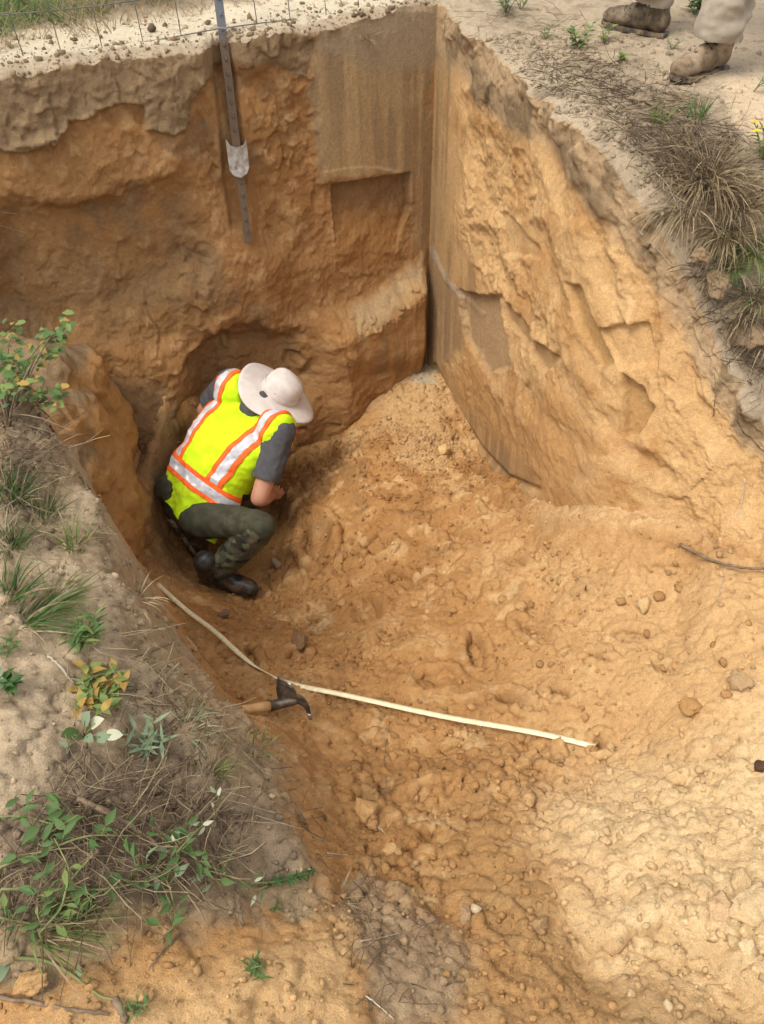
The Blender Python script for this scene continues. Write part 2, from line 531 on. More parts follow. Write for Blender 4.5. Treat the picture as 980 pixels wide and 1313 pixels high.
B0 = np.minimum(B0, -0.22)
BU, BV = survey(X, Y, B0)
BZ = B0 + 0.030 * fbm(X, Y, 4, 3, seed=101) + 0.034 * fbm(X, Y, 12, 4, 0.6, seed=102) + 0.010 * fbm(X, Y, 45, 3, 0.6, seed=103)
gb = 0.4 + 0.6 * sstep(-0.1, 0.4, fbm(X, Y, 3.4, 2, seed=141))
BZ += (0.55 * bumps(X, Y, 0.07, 0.4, 111, 0.14, 0.40) + 0.7 * bumps(X, Y, 0.034, 0.5, 112, 0.15, 0.45) + 0.7 * bumps(X, Y, 0.017, 0.6, 113, 0.15, 0.45)) * gb
# signed distance from the bank edge (positive on the bank), made ragged
SD = -sdf_poly(X, Y, BANK_POLY) + 0.06 * fbm(X, Y, 3.6, 4, seed=121) + 0.030 * fbm(X, Y, 20, 4, 0.6, seed=122) - 0.03 - 0.045 * sstep(0.85, 1.0, Y)
DE = dist_line(X, Y, EDGE)
DF = dist_line(X, Y, FRONT)
WID = np.interp(Y, [0.3, 0.75, 0.95, 1.2, 1.5, 2.2, 3.0], [0.16, 0.15, 0.26, 0.34, 0.24, 0.18, 0.25])
WID = np.where(DF < DE, 0.20, WID)
sdn = np.clip(-SD / WID, 0, 1)
bw = 1 - (0.65 * sdn + 0.35 * sstep(0, 1, sdn))
LIP = np.exp(-((SD - 0.04) / 0.05) ** 2) * 0.018
Z = FZ * (1 - bw) + (BZ + LIP) * bw
# steep faces are broken by lumps that stand out sideways
zz = Z.reshape(len(xs), len(ys))
gx_, gy_ = np.gradient((F0 * (1 - bw) + B0 * bw).reshape(zz.shape), xs, ys)
hx_, hy_ = np.gradient(zz, xs, ys)
hm = np.hypot(hx_, hy_).ravel()
gm = np.hypot(gx_, gy_).ravel()
nxh, nyh = -gx_.ravel() / (gm + 1e-6), -gy_.ravel() / (gm + 1e-6)
steep = sstep(0.9, 2.2, gm) * (np.abs(X + 1.0) < 1.0) * (Y > 0.3) * (Y < 3.6)
tc_ = X * 0.8 + Y * 1.1
push = steep * (0.040 * fbm(tc_, Z * 1.1, 6, 4, 0.6, seed=151) + 0.9 * bumps(tc_, Z, 0.11, 0.5, 152, 0.2, 0.42) + 0.8 * bumps(tc_, Z, 0.05, 0.5, 153, 0.2, 0.45) - 0.015)
push = push * (0.30 + 0.4 * sstep(1.9, 2.3, Y))
fine = sstep(0.8, 1.8, hm) * (1 - steep) * (np.abs(X) < 1.8) * (Y > 0.0) * (Y < 4.2) * np.clip(0.011 + 0.010 * fbm(tc_, Z, 14, 2, seed=155), 0, 0.012)
XD, YD = X + nxh * push - hx_.ravel() / (hm + 1e-6) * fine, Y + nyh * push - hy_.ravel() / (hm + 1e-6) * fine
# the sheet stays well under the ground behind and right of the pit walls
behind = (Y - 3.3) - (X + 1.42) * 0.506
Z = np.where((behind > 0.12), np.minimum(Z, -0.6 - 1.0 * sstep(-2.5, -1.5, X)), Z)
rx = np.interp(Y, [0.6, 1.2, 1.6, 1.82, 1.98, 2.12, 2.45, 3.0, 3.5, 4.1], [1.95, 1.75, 1.42, 1.24, 1.04, 0.88, 0.80, 0.70, 0.58, 0.40])
out = sstep(0.10, 0.30, X - rx) * sstep(1.1, 1.4, Y)
Z = np.where(out > 0, np.minimum(Z, Z * (1 - out) - 1.5 * out), Z)

# ---- colours
CF = np.tile(ORANGE, (len(X), 1))
XU, YU = unroll(X, Y, F0)
n1, n2, n3 = fbm(XU, YU, 1.7, 3, seed=201), fbm(XU, YU, 6, 4, seed=202), fbm(XU, YU, 18, 3, seed=203)
CF = blend(CF, DEEP, 0.75 * sstep(-0.05, 0.4, n2 * 0.7 + n1 * 0.5))
CF = blend(CF, SAND, 0.55 * sstep(0.05, 0.5, n3 * 0.6 - n2 * 0.6))
CF = blend(CF, np.array([0.27, 0.15, 0.062]), 0.6 * sstep(0.22, 0.5, fbm(XU, YU, 8, 4, 0.6, seed=206)))
CF = blend(CF, np.array([0.66, 0.44, 0.21]), 0.6 * sstep(0.25, 0.5, fbm(XU, YU, 11, 4, 0.65, seed=207)))
CF = blend(CF, SAND, 0.80 * sstep(540, 860, UU + 90 * n1) * sstep(620, 760, VV))
CF = blend(CF, DEEP, 0.25 * (1 - sstep(400, 620, UU + 60 * n2)) * sstep(620, 700, VV) * (1 - sstep(980, 1080, VV)))
CF = blend(CF, PALE, PALEW * (0.88 + 0.3 * n3))
CF = blend(CF, SAND, 0.85 * (1 - sstep(1150, 1190, VV * -1 + 2340 + 30 * n2)) * (1 - sstep(430, 480, UU)) * 1.0)
CF = blend(CF, SAND, 0.65 * sstep(1160, 1220, VV + 30 * n2) * (1 - sstep(420, 470, UU + 25 * n3)))
# paler top of the low ledge along the right wall
kl = np.interp(UU, [640, 690, 716, 831, 904, 950], [655, 668, 675, 679, 679, 682])
CF = blend(CF, np.array([0.60, 0.41, 0.21]), 0.4 * sstep(650, 705, UU) * (1 - sstep(890, 930, UU)) * sstep(-34, -24, VV - kl) * (1 - sstep(-6, 6, VV - kl)))
# darker trodden path up the middle foreground
CF = blend(CF, np.array([0.40, 0.225, 0.088]), 0.75 * sstep(0, 1, (60 - dist_line(UU, VV, [(600, 1040), (640, 1130), (690, 1200), (740, 1260), (820, 1330)]) - 25 * n2) / 45))
CF = blend(CF, np.array([0.42, 0.27, 0.13]), 0.7 * sstep(0, 1, (50 - dist_line(UU, VV, [(840, 1290), (900, 1300), (980, 1340)]) - 25 * n2) / 45))
# grey topsoil smear beside the foreground sand
gs = sdf_poly(UU, VV, [(420, 1120), (470, 1110), (540, 1170), (600, 1240), (590, 1320), (470, 1330), (445, 1250), (430, 1200)]) + 40 * n2 + 18 * n3
CF = blend(CF, GREY, 0.75 * (1 - sstep(-25, 12, gs)))
# light gravelly mound in the corner of the pit
mound = 1 - sstep(-20, 25, sdf_poly(UU, VV, [(465, 475), (560, 480), (600, 560), (560, 600), (480, 570)]) + 30 * n2)
CF = blend(CF, np.array([0.55, 0.35, 0.16]), 0.8 * mound)
whit = 1 - sstep(-4, 6, sdf_poly(UU, VV, [(462, 460), (552, 458), (560, 490), (470, 492)]) + 8 * n3)
CF = blend(CF, np.array([0.50, 0.40, 0.26]), whit)
for (cu, cv, r) in [(845, 670, 10), (410, 790, 24), (590, 1270, 8)]:
    CF = blend(CF, PALE * 0.8, 0.7 * sstep(0.45, 0.6, 0.5 + 0.5 * n3 + 0.4 * fbm(X, Y, 60, 2, seed=204)) * (1 - sstep(0.5, 1, np.hypot(UU - cu, VV - cv) / r)))
# darker sand by the man's knees and the hollow to his left
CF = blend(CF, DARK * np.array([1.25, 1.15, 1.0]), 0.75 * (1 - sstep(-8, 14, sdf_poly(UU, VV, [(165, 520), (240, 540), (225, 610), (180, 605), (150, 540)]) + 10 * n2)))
# collapsed topsoil left of the hollow
CF = blend(CF, TOPSOIL, 0.9 * (1 - sstep(-6, 10, sdf_poly(UU, VV, [(60, 400), (150, 428), (120, 470), (128, 520), (135, 590), (100, 640), (0, 640), (0, 400)]) + 10 * n2)))

CB = np.tile(np.array([0.42, 0.31, 0.195]), (len(X), 1))
b1, b2, b3 = fbm(X, Y, 2.6, 3, seed=211), fbm(X, Y, 9, 4, seed=212), fbm(X, Y, 30, 3, seed=213)
CB = blend(CB, np.array([0.53, 0.40, 0.25]), 0.8 * sstep(0.0, 0.45, b1 + 0.5 * b2))
CB = blend(CB, TOPSOIL, 0.8 * sstep(0.05, 0.5, -b1 + 0.6 * b2))
CB = blend(CB, DARK, 0.5 * sstep(0.2, 0.6, b3 + 0.4 * b2))
CB = blend(CB, np.array([0.25, 0.18, 0.115]), 0.8 * (1 - sstep(-30, 20, sdf_poly(BU, BV, [(60, 950), (200, 930), (330, 1000), (390, 1090), (320, 1150), (150, 1190), (0, 1210), (0, 1060)]) + 40 * b2)))
CB = blend(CB, np.array([0.22, 0.16, 0.10]), 0.7 * (1 - sstep(-20, 20, sdf_poly(BU, BV, [(0, 520), (60, 530), (70, 620), (40, 680), (0, 690)]) + 30 * b2)))
# the cut side of the bank shows topsoil above, orange sand below
side = np.clip(-SD / WID, 0, 1)
CS = blend(np.tile(TOPPALE * 0.92, (len(X), 1)), ORANGE * 1.08, sstep(0.15, 0.6, side + 0.4 * n2 + 0.2 * n3))
CS = np.where((Y > 2.0)[:, None], blend(CS, TOPSOIL * 0.85, 0.6 + 0 * X), CS)
CC = np.where((SD > 0)[:, None], CB, CS)
CT = CF * (1 - bw)[:, None] + CC * bw[:, None]
CT = np.where(((SD < 0) & (bw > 0.02))[:, None], CS * np.clip(bw * 1.6, 0, 1)[:, None] + CF * (1 - np.clip(bw * 1.6, 0, 1))[:, None], CT)

SOIL = soil_mat('sandy_soil')
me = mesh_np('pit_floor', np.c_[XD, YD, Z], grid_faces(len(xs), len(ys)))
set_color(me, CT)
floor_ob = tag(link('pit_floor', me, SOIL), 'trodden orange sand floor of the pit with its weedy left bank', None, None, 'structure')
ZG = Z.reshape(len(xs), len(ys))

def ground_z(x, y):
    """Height of the floor and bank sheet."""
    i = int(np.clip(np.searchsorted(xs, x) - 1, 0, len(xs) - 2))
    j = int(np.clip(np.searchsorted(ys, y) - 1, 0, len(ys) - 2))
    fx, fy = (x - xs[i]) / (xs[i + 1] - xs[i]), (y - ys[j]) / (ys[j + 1] - ys[j])
    fx, fy = min(max(fx, 0), 1), min(max(fy, 0), 1)
    a = ZG[i, j] * (1 - fx) + ZG[i + 1, j] * fx
    b = ZG[i, j + 1] * (1 - fx) + ZG[i + 1, j + 1] * fx
    return a * (1 - fy) + b * fy

def on_ground(u, v, zfun=None):
    """First hit of the sight line through photograph pixel (u, v) with the sheet."""
    zfun = zfun or ground_z
    t = 1.0
    while t < 6.5:
        p = at(u, v, t)
        if p[2] < zfun(p[0], p[1]):
            lo, hi = t - 0.02, t
            for _ in range(12):
                m = (lo + hi) / 2
                q = at(u, v, m)
                if q[2] < zfun(q[0], q[1]): hi = m
                else: lo = m
            return at(u, v, hi)
        t += 0.02
    return at(u, v, 3.0)
# ------------------------------------------------------------------ pit wall (back face, corner, right face) and the ground behind it
#          rim x, y, z            foot x, y, z             outward x, y
WALL = [((-60.0, -26.3, -0.10), (-59.9, -26.5, -0.9), (-0.45, 0.89)),
        ((-4.0, 2.05, -0.02), (-3.92, 1.90, -1.2), (-0.45, 0.89)),
        ((-2.2, 2.92, -0.01), (-2.12, 2.76, -1.6), (-0.45, 0.89)),
        ((-1.42, 3.31, 0.0), (-1.35, 3.16, -2.05), (-0.45, 0.89)),
        ((-0.66, 3.69, -0.02), (-0.60, 3.56, -2.2), (-0.42, 0.90)),
        ((-0.20, 3.92, 0.0), (-0.15, 3.84, -2.1), (-0.36, 0.93)),
        ((0.245, 4.14, 0.03), (0.265, 4.09, -1.95), (0.42, 0.90)),
        ((0.41, 3.66, 0.0), (0.46, 3.50, -1.93), (0.93, 0.37)),
        ((0.57, 3.17, -0.01), (0.585, 2.98, -1.72), (0.95, 0.31)),
        ((0.68, 2.66, -0.02), (0.665, 2.48, -1.40), (0.96, 0.28)),
        ((0.80, 2.53, -0.11), (0.765, 2.13, -1.13), (0.88, 0.47)),
        ((0.90, 2.42, -0.19), (0.865, 2.07, -1.11), (0.86, 0.51)),
        ((0.99, 2.33, -0.34), (0.950, 1.98, -1.05), (0.86, 0.51)),
        ((1.10, 2.19, -0.50), (1.075, 1.86, -0.99), (0.88, 0.47)),
        ((1.26, 2.00, -0.68), (1.230, 1.78, -0.98), (0.90, 0.43)),
        ((1.62, 1.45, -0.78), (1.56, 1.30, -0.98), (0.95, 0.30)),
        ((2.1, 0.2, -0.76), (2.0, 0.15, -0.95), (1, 0.0)),
        ((2.7, -60.0, -0.70), (2.55, -60.0, -0.9), (1, 0.0))]
RIM = np.array([w[0] for w in WALL]); FOOT = np.array([w[1] for w in WALL]); OUTW = np.array([w[2] for w in WALL])
seg = np.hypot(*(np.diff(RIM[:, :2], axis=0).T))
SK = np.r_[0, np.cumsum(seg)]
S_CORNER = SK[6]
ss = []
for i in range(len(WALL) - 1):
    dense = 2 <= i <= 13
    n = max(4, int(math.ceil(seg[i] / 0.0058))) if dense else (30 if i in (1, 14, 15) else 12)
    if not dense and i in (1, 14):
        n = 110
    ss += list(np.linspace(SK[i], SK[i + 1], n, endpoint=False))
ss.append(SK[-1])
ss = np.array(ss)
def lerp_tab(tab):
    return np.stack([np.interp(ss, SK, tab[:, k]) for k in range(tab.shape[1])], -1)
RIMS, FOOTS, OUTS = lerp_tab(RIM), lerp_tab(FOOT), lerp_tab(OUTW)
# smooth right-wall curve but keep the corner sharp
def smooth(a, w=14):
    b = a.copy()
    i0 = np.searchsorted(ss, S_CORNER + 0.12)
    k = np.ones(2 * w + 1) / (2 * w + 1)
    for c in range(a.shape[1]):
        pad = np.r_[np.full(w, a[i0, c]), a[i0:, c], np.full(w, a[-1, c])]
        sm = np.convolve(pad, k, 'valid')
        f = np.minimum(1, np.arange(len(sm)) / 40.0)
        b[i0:, c] = a[i0:, c] * (1 - f) + sm * f
    return b
dense_n = (ss > SK[2]) & (ss < SK[14])
RIMS[dense_n], FOOTS[dense_n], OUTS[dense_n] = smooth(RIMS)[dense_n], smooth(FOOTS)[dense_n], smooth(OUTS)[dense_n]
OUTS /= np.linalg.norm(OUTS, axis=1)[:, None]

NT = 330
tau = np.linspace(-0.12, 1.0, NT)
offs = [0.004, 0.009, 0.015, 0.022, 0.030]
while offs[-1] < 1.35:
    offs.append(offs[-1] + 0.0075 + 0.003 * offs[-1])
st = 0.03
while offs[-1] < 60:
    offs.append(offs[-1] + st); st *= 1.3
offs = np.array(offs)
S2, T2 = np.meshgrid(ss, tau, indexing='ij')
low = -0.12 - 0.75 * sstep(SK[8], SK[11], ss)          # the near right wall runs deeper into the floor
T2 = low[:, None] + (1.0 - low[:, None]) * (T2 + 0.12) / 1.12
W = FOOTS[:, None, :] + (RIMS - FOOTS)[:, None, :] * T2[..., None]
W[..., :2] = FOOTS[:, None, :2] + (RIMS - FOOTS)[:, None, :2] * np.maximum(T2, 0.0)[..., None]
G = np.zeros((len(ss), len(offs), 3))
G[:, :, :2] = RIMS[:, None, :2] + OUTS[:, None, :] * offs[None, :, None]
G[:, :, 2] = RIMS[:, None, 2]
# inward wall normal in plan (towards the pit)
TAN = np.gradient(RIMS[:, :2], axis=0)
TAN /= np.linalg.norm(TAN, axis=1)[:, None] + 1e-9
NIN = np.stack([TAN[:, 1], -TAN[:, 0]], -1)          # right of the travel direction = pit side
ic = int(np.argmin(np.abs(ss - S_CORNER)))
NIN[ic] = (NIN[ic - 2] + NIN[ic + 2]); NIN[ic] /= np.linalg.norm(NIN[ic])

wx, wy, wz = W[..., 0].ravel(), W[..., 1].ravel(), W[..., 2].ravel()
u, v = survey(wx, wy, wz)
sx, sz = S2.ravel(), wz
q2, q3 = fbm(sx, sz, 5, 4, seed=302), fbm(sx, sz, 17, 4, seed=303)
qu, qv = u + 12 * fbm(sx, sz, 5, 3, seed=304) + 4 * fbm(sx, sz, 25, 2, seed=305), v + 12 * fbm(sx, sz, 5, 3, seed=306) + 4 * fbm(sx, sz, 25, 2, seed=307)
back = sx < S_CORNER
mild = lambda poly, a=-6, b=8, uu=qu, vv=qv: 1 - sstep(a, b, sdf_poly(uu, vv, poly))
side_l = np.where(back, 1.0, 0.0)

# -- geometry: positive = out towards the pit
D = 0.022 * fbm(sx, sz, 1.8, 3, seed=311) + 0.014 * q2 + 0.006 * q3 + 0.003 * fbm(sx, sz, 60, 3, seed=312)
# shaved clean face beside the corner, back wall
shave = mild([(405, 40), (556, 15), (556, 470), (440, 470), (445, 395), (535, 330), (530, 225), (420, 235), (395, 120)], -4, 6) * side_l
shave_r = (1 - side_l) * (1 - sstep(-6, 16, sdf_poly(qu, qv, [(550, 60), (600, 60), (598, 200), (585, 280), (610, 380), (600, 420), (575, 470), (590, 520), (690, 620), (650, 625), (540, 480)])))
smoothm = np.clip(shave + shave_r, 0, 1)
D = D * (1 - 0.88 * smoothm) + 0.0012 * fbm(sx * 60, sz * 2.5, 1, 2, seed=313) * smoothm
# crumbly broken faces
fh1, fe1 = facets(sx + 0.03 * q2, sz * 0.8 + 0.03 * q3, 0.16, 321, 1.0)
fh2, fe2 = facets(sx + 0.02 * q3, sz * 1.1 + 0.02 * q2, 0.065, 323, 1.0)
patch = 0.30 + 0.70 * sstep(-0.05, 0.30, fbm(sx, sz, 2.6, 3, seed=325))
patch = np.maximum(patch, sstep(800, 860, u) * 0.95)
right_rough = (1 - side_l) * (1 - smoothm) * patch
left_rough = side_l * (1 - smoothm) * patch
D += right_rough * (0.010 * fh1 + 0.003 * fh2 + 0.020 * fbm(sx + 0.3 * sz, sz * 0.8 - 0.2 * sx, 5, 3, 0.5, seed=337) + 0.020 * fbm(sx, sz, 13, 5, 0.62, seed=336) + 0.30 * bumps(sx, sz, 0.11, 0.35, 331, 0.15, 0.4) + 0.30 * bumps(sx, sz, 0.045, 0.3, 332, 0.15, 0.4))
fold, _ = facets(sx * 1.6 + sz * 0.7, sz * 0.55 - sx * 0.2, 0.13, 341, 1.1)
# long curved spade scrapes down the right wall
for (a_, b_, c_, dep, wd_) in [((690, 300), (715, 380), (760, 470), .018, 12), ((745, 250), (770, 330), (800, 420), .015, 10), ((620, 300), (640, 350), (690, 420), .015, 10), ((830, 350), (835, 430), (820, 520), .012, 9), ((650, 480), (690, 530), (740, 575), .016, 13), ((780, 540), (810, 580), (850, 610), .014, 12), ((880, 470), (900, 530), (940, 570), .014, 11), ((600, 130), (610, 200), (625, 270), .012, 9), ((700, 170), (720, 230), (735, 280), .012, 9)]:
    dl = dist_line(u + 5 * q3, v + 5 * q2, [a_, b_, c_])
    D += (1 - side_l) * (-dep * np.exp(-(dl / wd_) ** 2) + 0.35 * dep * np.exp(-((dl - 1.9 * wd_) / (0.6 * wd_)) ** 2))
orange_lumps = mild([(0, 150), (170, 130), (250, 100), (395, 110), (425, 240), (420, 380), (280, 330), (150, 280), (0, 260)])
D += left_rough * (0.014 * fh1 + 0.009 * fh2 + orange_lumps * (0.4 * bumps(sx, sz, 0.09, 0.4, 333, 0.15, 0.42) + 0.010 * fbm(sx, sz, 30, 3, seed=335)))
# topsoil layer stands proud of the sand below it on the left, hanging in smears
smear_edge = np.interp(qu, [-200, 0, 30, 60, 80, 85, 110, 150, 175, 180, 215, 232, 240, 260, 300, 340, 390, 400], [185, 185, 190, 185, 160, 155, 150, 130, 135, 160, 165, 160, 130, 108, 78, 82, 100, 60])
smear = side_l * (1 - sstep(-3, 5, qv - smear_edge)) * (1 - sstep(395, 402, qu))
D += 0.040 * smear * (1 - sstep(250, 330, u))
D += 0.018 * mild([(25, 130), (82, 130), (84, 158), (60, 185), (20, 180)]) * side_l
# orange block left of the post stands out, bitten below
blk = mild([(0, 190), (100, 150), (232, 165), (228, 215), (150, 245), (100, 270), (50, 275), (0, 250)], -10, 10) * side_l
D += 0.03 * blk
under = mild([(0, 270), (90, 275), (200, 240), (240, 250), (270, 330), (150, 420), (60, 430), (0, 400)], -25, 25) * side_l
D -= 0.07 * under
# vertical edge right of the left bay
D += 0.035 * sstep(262, 276, qu) * (1 - sstep(330, 400, qu)) * sstep(290, 330, qv) * side_l * (1 - sstep(420, 450, qv))
# groove the steel post was buried in
gl = np.interp(v, [40, 300], [288, 311])
groove = (1 - sstep(0, 10, np.abs(u - gl) - 8)) * sstep(40, 70, v) * (1 - sstep(286, 306, v)) * side_l
D = D * (1 - 0.75 * (1 - sstep(0, 26, np.abs(u - gl) - 10)) * (1 - sstep(300, 330, v)) * side_l)
D -= 0.030 * groove
postcut = 0.055 * np.exp(-((u - gl) / 24) ** 2) * (1 - sstep(90, 150, v)) * side_l
# broken recess round the post: sand fallen away under the topsoil
rec = mild([(240, 130), (280, 90), (385, 90), (400, 150), (415, 240), (420, 330), (380, 340), (330, 300), (262, 230)], -14, 14) * side_l
D -= 0.035 * rec
# rectangular notch cut into the shaved face
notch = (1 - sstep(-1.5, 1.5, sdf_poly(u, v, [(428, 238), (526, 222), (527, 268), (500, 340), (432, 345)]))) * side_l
D -= 0.050 * notch * (1 - sstep(250, 335, v + 10 * q2))
# fallen wedge leaning in the corner with sloping top edge
wedge_top = np.interp(u, [395, 430, 450, 470, 500, 530, 548], [420, 402, 396, 388, 365, 342, 325])
wedge = side_l * sstep(0, 9, v - wedge_top - 3 * q3) * sstep(400, 438, u)
led = side_l * sstep(-14, 24, v - wedge_top - 5 * q3) * sstep(396, 440, u)
D += led * (0.125 + 0.02 * q2) * (1 - 0.35 * sstep(440, 480, v)) + 0.9 * led * (1 - sstep(18, 40, v - wedge_top)) * (bumps(sx, sz, 0.05, 0.7, 345, 0.2, 0.5) + bumps(sx, sz, 0.025, 0.7, 346, 0.2, 0.5))
D += 0.03 * side_l * mild([(385, 415), (440, 400), (455, 470), (460, 560), (400, 580), (370, 480)], -14, 14)
# ledge that widens to the foot, and a burrow-like hollow behind the man
D += 0.10 * side_l * sstep(430, 640, v) * (1 - smoothm)
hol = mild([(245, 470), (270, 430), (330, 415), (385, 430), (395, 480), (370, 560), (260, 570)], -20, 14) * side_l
D -= 0.09 * hol
D += 0.05 * side_l * mild([(140, 440), (250, 440), (235, 490), (225, 560), (165, 540)], -14, 14)
# right wall: spade slabs and grooves
for poly, a in [([(588, 375), (640, 380), (655, 470), (625, 480), (600, 440)], -0.03), ([(800, 480), (842, 520), (820, 560), (800, 562)], -0.035), ([(725, 365), (745, 370), (790, 465), (770, 475), (740, 420)], -0.03),
                ([(640, 375), (690, 440), (715, 455), (700, 480), (650, 410)], -0.025), ([(640, 270), (690, 320), (690, 330), (640, 330)], -0.02), ([(770, 420), (830, 415), (840, 470), (800, 475)], -0.02)]:
    m = 1 - sstep(-3, 3, sdf_poly(qu * 0.5 + u * 0.5, qv * 0.5 + v * 0.5, poly))
    D = D * (1 - 0.7 * m * (1 - side_l)) + a * m * (1 - side_l)
# thin upright groove, and the diagonal clay seam
D -= 0.012 * (1 - side_l) * (1 - sstep(2.0, 5.0, np.abs(u - 843 - 2 * q3))) * sstep(290, 330, v) * (1 - sstep(500, 520, v))
seam = (1 - side_l) * (1 - sstep(1.5, 4.5, dist_line(u + 3 * q3, v, [(553, 318), (575, 360), (598, 390), (612, 404)])))
D += 0.003 * seam
# foot of the right wall: shaved plate standing 3 cm proud, ending in a sharp line
cutl = (1 - side_l) * (1 - sstep(0, 7, dist_line(u, v, [(556, 470), (580, 520), (615, 575), (650, 612), (690, 628)])))
D -= 0.02 * cutl
# keep both faces meeting cleanly at the corner
cn = 1 - sstep(0.0, 0.10, np.abs(sx - S_CORNER))
D = D * (1 - cn)
D = (D - postcut).reshape(S2.shape)
calm = np.where((ss > SK[1]) & (ss < SK[16]), 1.0, 0.0)[:, None]
D *= calm
# topsoil layer at the rim: lumpy, undercut on the right where roots hold it
rimband = np.exp(-((1.0 - T2) * np.maximum(0.3, (RIMS[:, 2] - FOOTS[:, 2]))[:, None] / 0.10) ** 2)
rl = bumps(S2.ravel(), wz, 0.12, 0.75, 351, 0.2, 0.5).reshape(S2.shape) + 0.8 * bumps(S2.ravel(), wz, 0.05, 0.7, 352, 0.2, 0.5).reshape(S2.shape) + 0.7 * bumps(S2.ravel(), wz, 0.024, 0.6, 353, 0.2, 0.5).reshape(S2.shape)
rightf = np.where(ss > S_CORNER + 0.1, 1.0, 0.25)[:, None]
rightf = rightf + sstep(SK[9], SK[11], ss)[:, None] * 0.9 * (1 - sstep(SK[14], SK[15], ss))[:, None]
D += rimband * rightf * (0.55 * rl + 0.008) * calm * (1 - cn.reshape(S2.shape)) * sstep(0.03, 0.12, np.abs(ss - SK[4]))[:, None]
DRIM = D[:, -1]
W[..., :2] += NIN[:, None, :] * D[..., None]

# -- ground behind: follows the displaced rim, then its own relief
gx, gy = G[..., 0].ravel(), G[..., 1].ravel()
SO, OO = np.meshgrid(ss, offs, indexing='ij')
near_o = np.exp(-OO / 0.05)
G[..., :2] += (NIN * DRIM[:, None])[:, None, :] * near_o[..., None]
gr = np.where(SO < S_CORNER, 0.45, 1.0)
rel = 0.020 * fbm(gx, gy, 4, 4, seed=401) + 0.010 * fbm(gx, gy, 22, 4, 0.6, seed=402)
rel += 0.5 * bumps(gx, gy, 0.06, 0.35, 411, 0.15, 0.4) + 0.6 * bumps(gx, gy, 0.025, 0.5, 412, 0.15, 0.45)
rel = rel.reshape(SO.shape) * gr * sstep(0, 0.05, OO) * np.exp(-OO / 4)
lipdown = 0.022 * np.exp(-OO / 0.02)
G[..., 2] += rel - lipdown + 0.022 
G[..., 2] += sstep(SK[9], SK[12], SO) * sstep(0.0, 0.6, OO) * 0.22
blend_rows = sstep(0.90, 1.0, T2)
W[..., 2] += (G[:, :1, 2] - RIMS[:, 2][:, None]) * blend_rows - 0.004 * blend_rows
W[..., 2] += 0.010 * (fbm(S2.ravel(), wz, 14, 3, seed=361).reshape(S2.shape)) * calm * rimband
W[..., 2] += 0.030 * calm * blend_rows * fbm(ss, ss * 0 + 3.3, 9, 4, 0.6, seed=362)[:, None]
G[..., 2] += 0.030 * calm * fbm(ss, ss * 0 + 3.3, 9, 4, 0.6, seed=362)[:, None] * np.exp(-OO / 0.05)

# -- colours on the wall
C = np.tile(ORANGE * 0.92, (len(sx), 1))
C = blend(C, DEEP, 0.8 * sstep(-0.1, 0.35, q2 + 0.5 * fbm(sx, sz, 2.2, 3, seed=371)))
C = blend(C, SAND, 0.5 * sstep(0.15, 0.5, q3 + 0.3 * fbm(sx, sz, 50, 2, seed=372)))
CR = np.tile(np.array([0.545, 0.33, 0.142]), (len(sx), 1))
CR = blend(CR, ORANGE, 0.75 * sstep(-0.05, 0.4, q2 + 0.5 * fbm(sx, sz, 2.2, 3, seed=373)))
CR = blend(CR, PALE * np.array([0.95, 0.88, 0.80]), 0.4 * sstep(0.1, 0.5, fh1 * 0.5 + q3 * 0.6))
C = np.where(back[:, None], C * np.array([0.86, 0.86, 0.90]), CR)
grn = fbm(sx * 30, sz * 1.5, 1, 3, seed=374)
C = blend(C, np.array([0.36, 0.245, 0.125]), 0.9 * shave * (1 - sstep(215, 245, v)))
C = blend(C, np.array([0.30, 0.215, 0.125]), side_l * shave * 0.9 * (1 - sstep(60, 100, qv)))
C = blend(C, np.array([0.42, 0.235, 0.09]), 0.35 * shave * sstep(0.1, 0.5, grn) * sstep(90, 140, v))
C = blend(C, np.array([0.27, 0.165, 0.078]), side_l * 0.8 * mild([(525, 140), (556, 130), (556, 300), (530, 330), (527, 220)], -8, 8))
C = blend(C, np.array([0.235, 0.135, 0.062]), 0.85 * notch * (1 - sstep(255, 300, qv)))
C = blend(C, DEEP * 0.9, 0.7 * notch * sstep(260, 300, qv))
C = blend(C, ORANGE, 0.7 * wedge)
C = blend(C, np.array([0.33, 0.175, 0.07]), 0.7 * wedge * sstep(400, 450, v))
C = blend(C, np.array([0.42, 0.30, 0.165]), 0.75 * side_l * sstep(-10, 0, v - wedge_top - 9 * q3) * (1 - sstep(12, 30, v - wedge_top + 14 * q2 + 10 * q3)) * sstep(436, 456, u) * (1 - sstep(532, 546, u)))
C = blend(C, np.array([0.33, 0.21, 0.10]), 0.75 * (1 - side_l) * shave_r * sstep(0, 0.1, 1) * (1 - sstep(560, 600, qu) * (1 - sstep(400, 470, qv))))
C = blend(C, np.array([0.30, 0.19, 0.095]), 0.75 * (1 - side_l) * mild([(548, 330), (575, 360), (612, 405), (590, 430), (575, 480), (560, 480), (546, 430)], -6, 8))
C = blend(C, np.array([0.41, 0.225, 0.085]), 0.8 * (1 - side_l) * mild([(570, 475), (640, 500), (690, 580), (690, 620), (610, 570)], -14, 14))
C = blend(C, np.array([0.42, 0.34, 0.24]), 0.9 * seam)
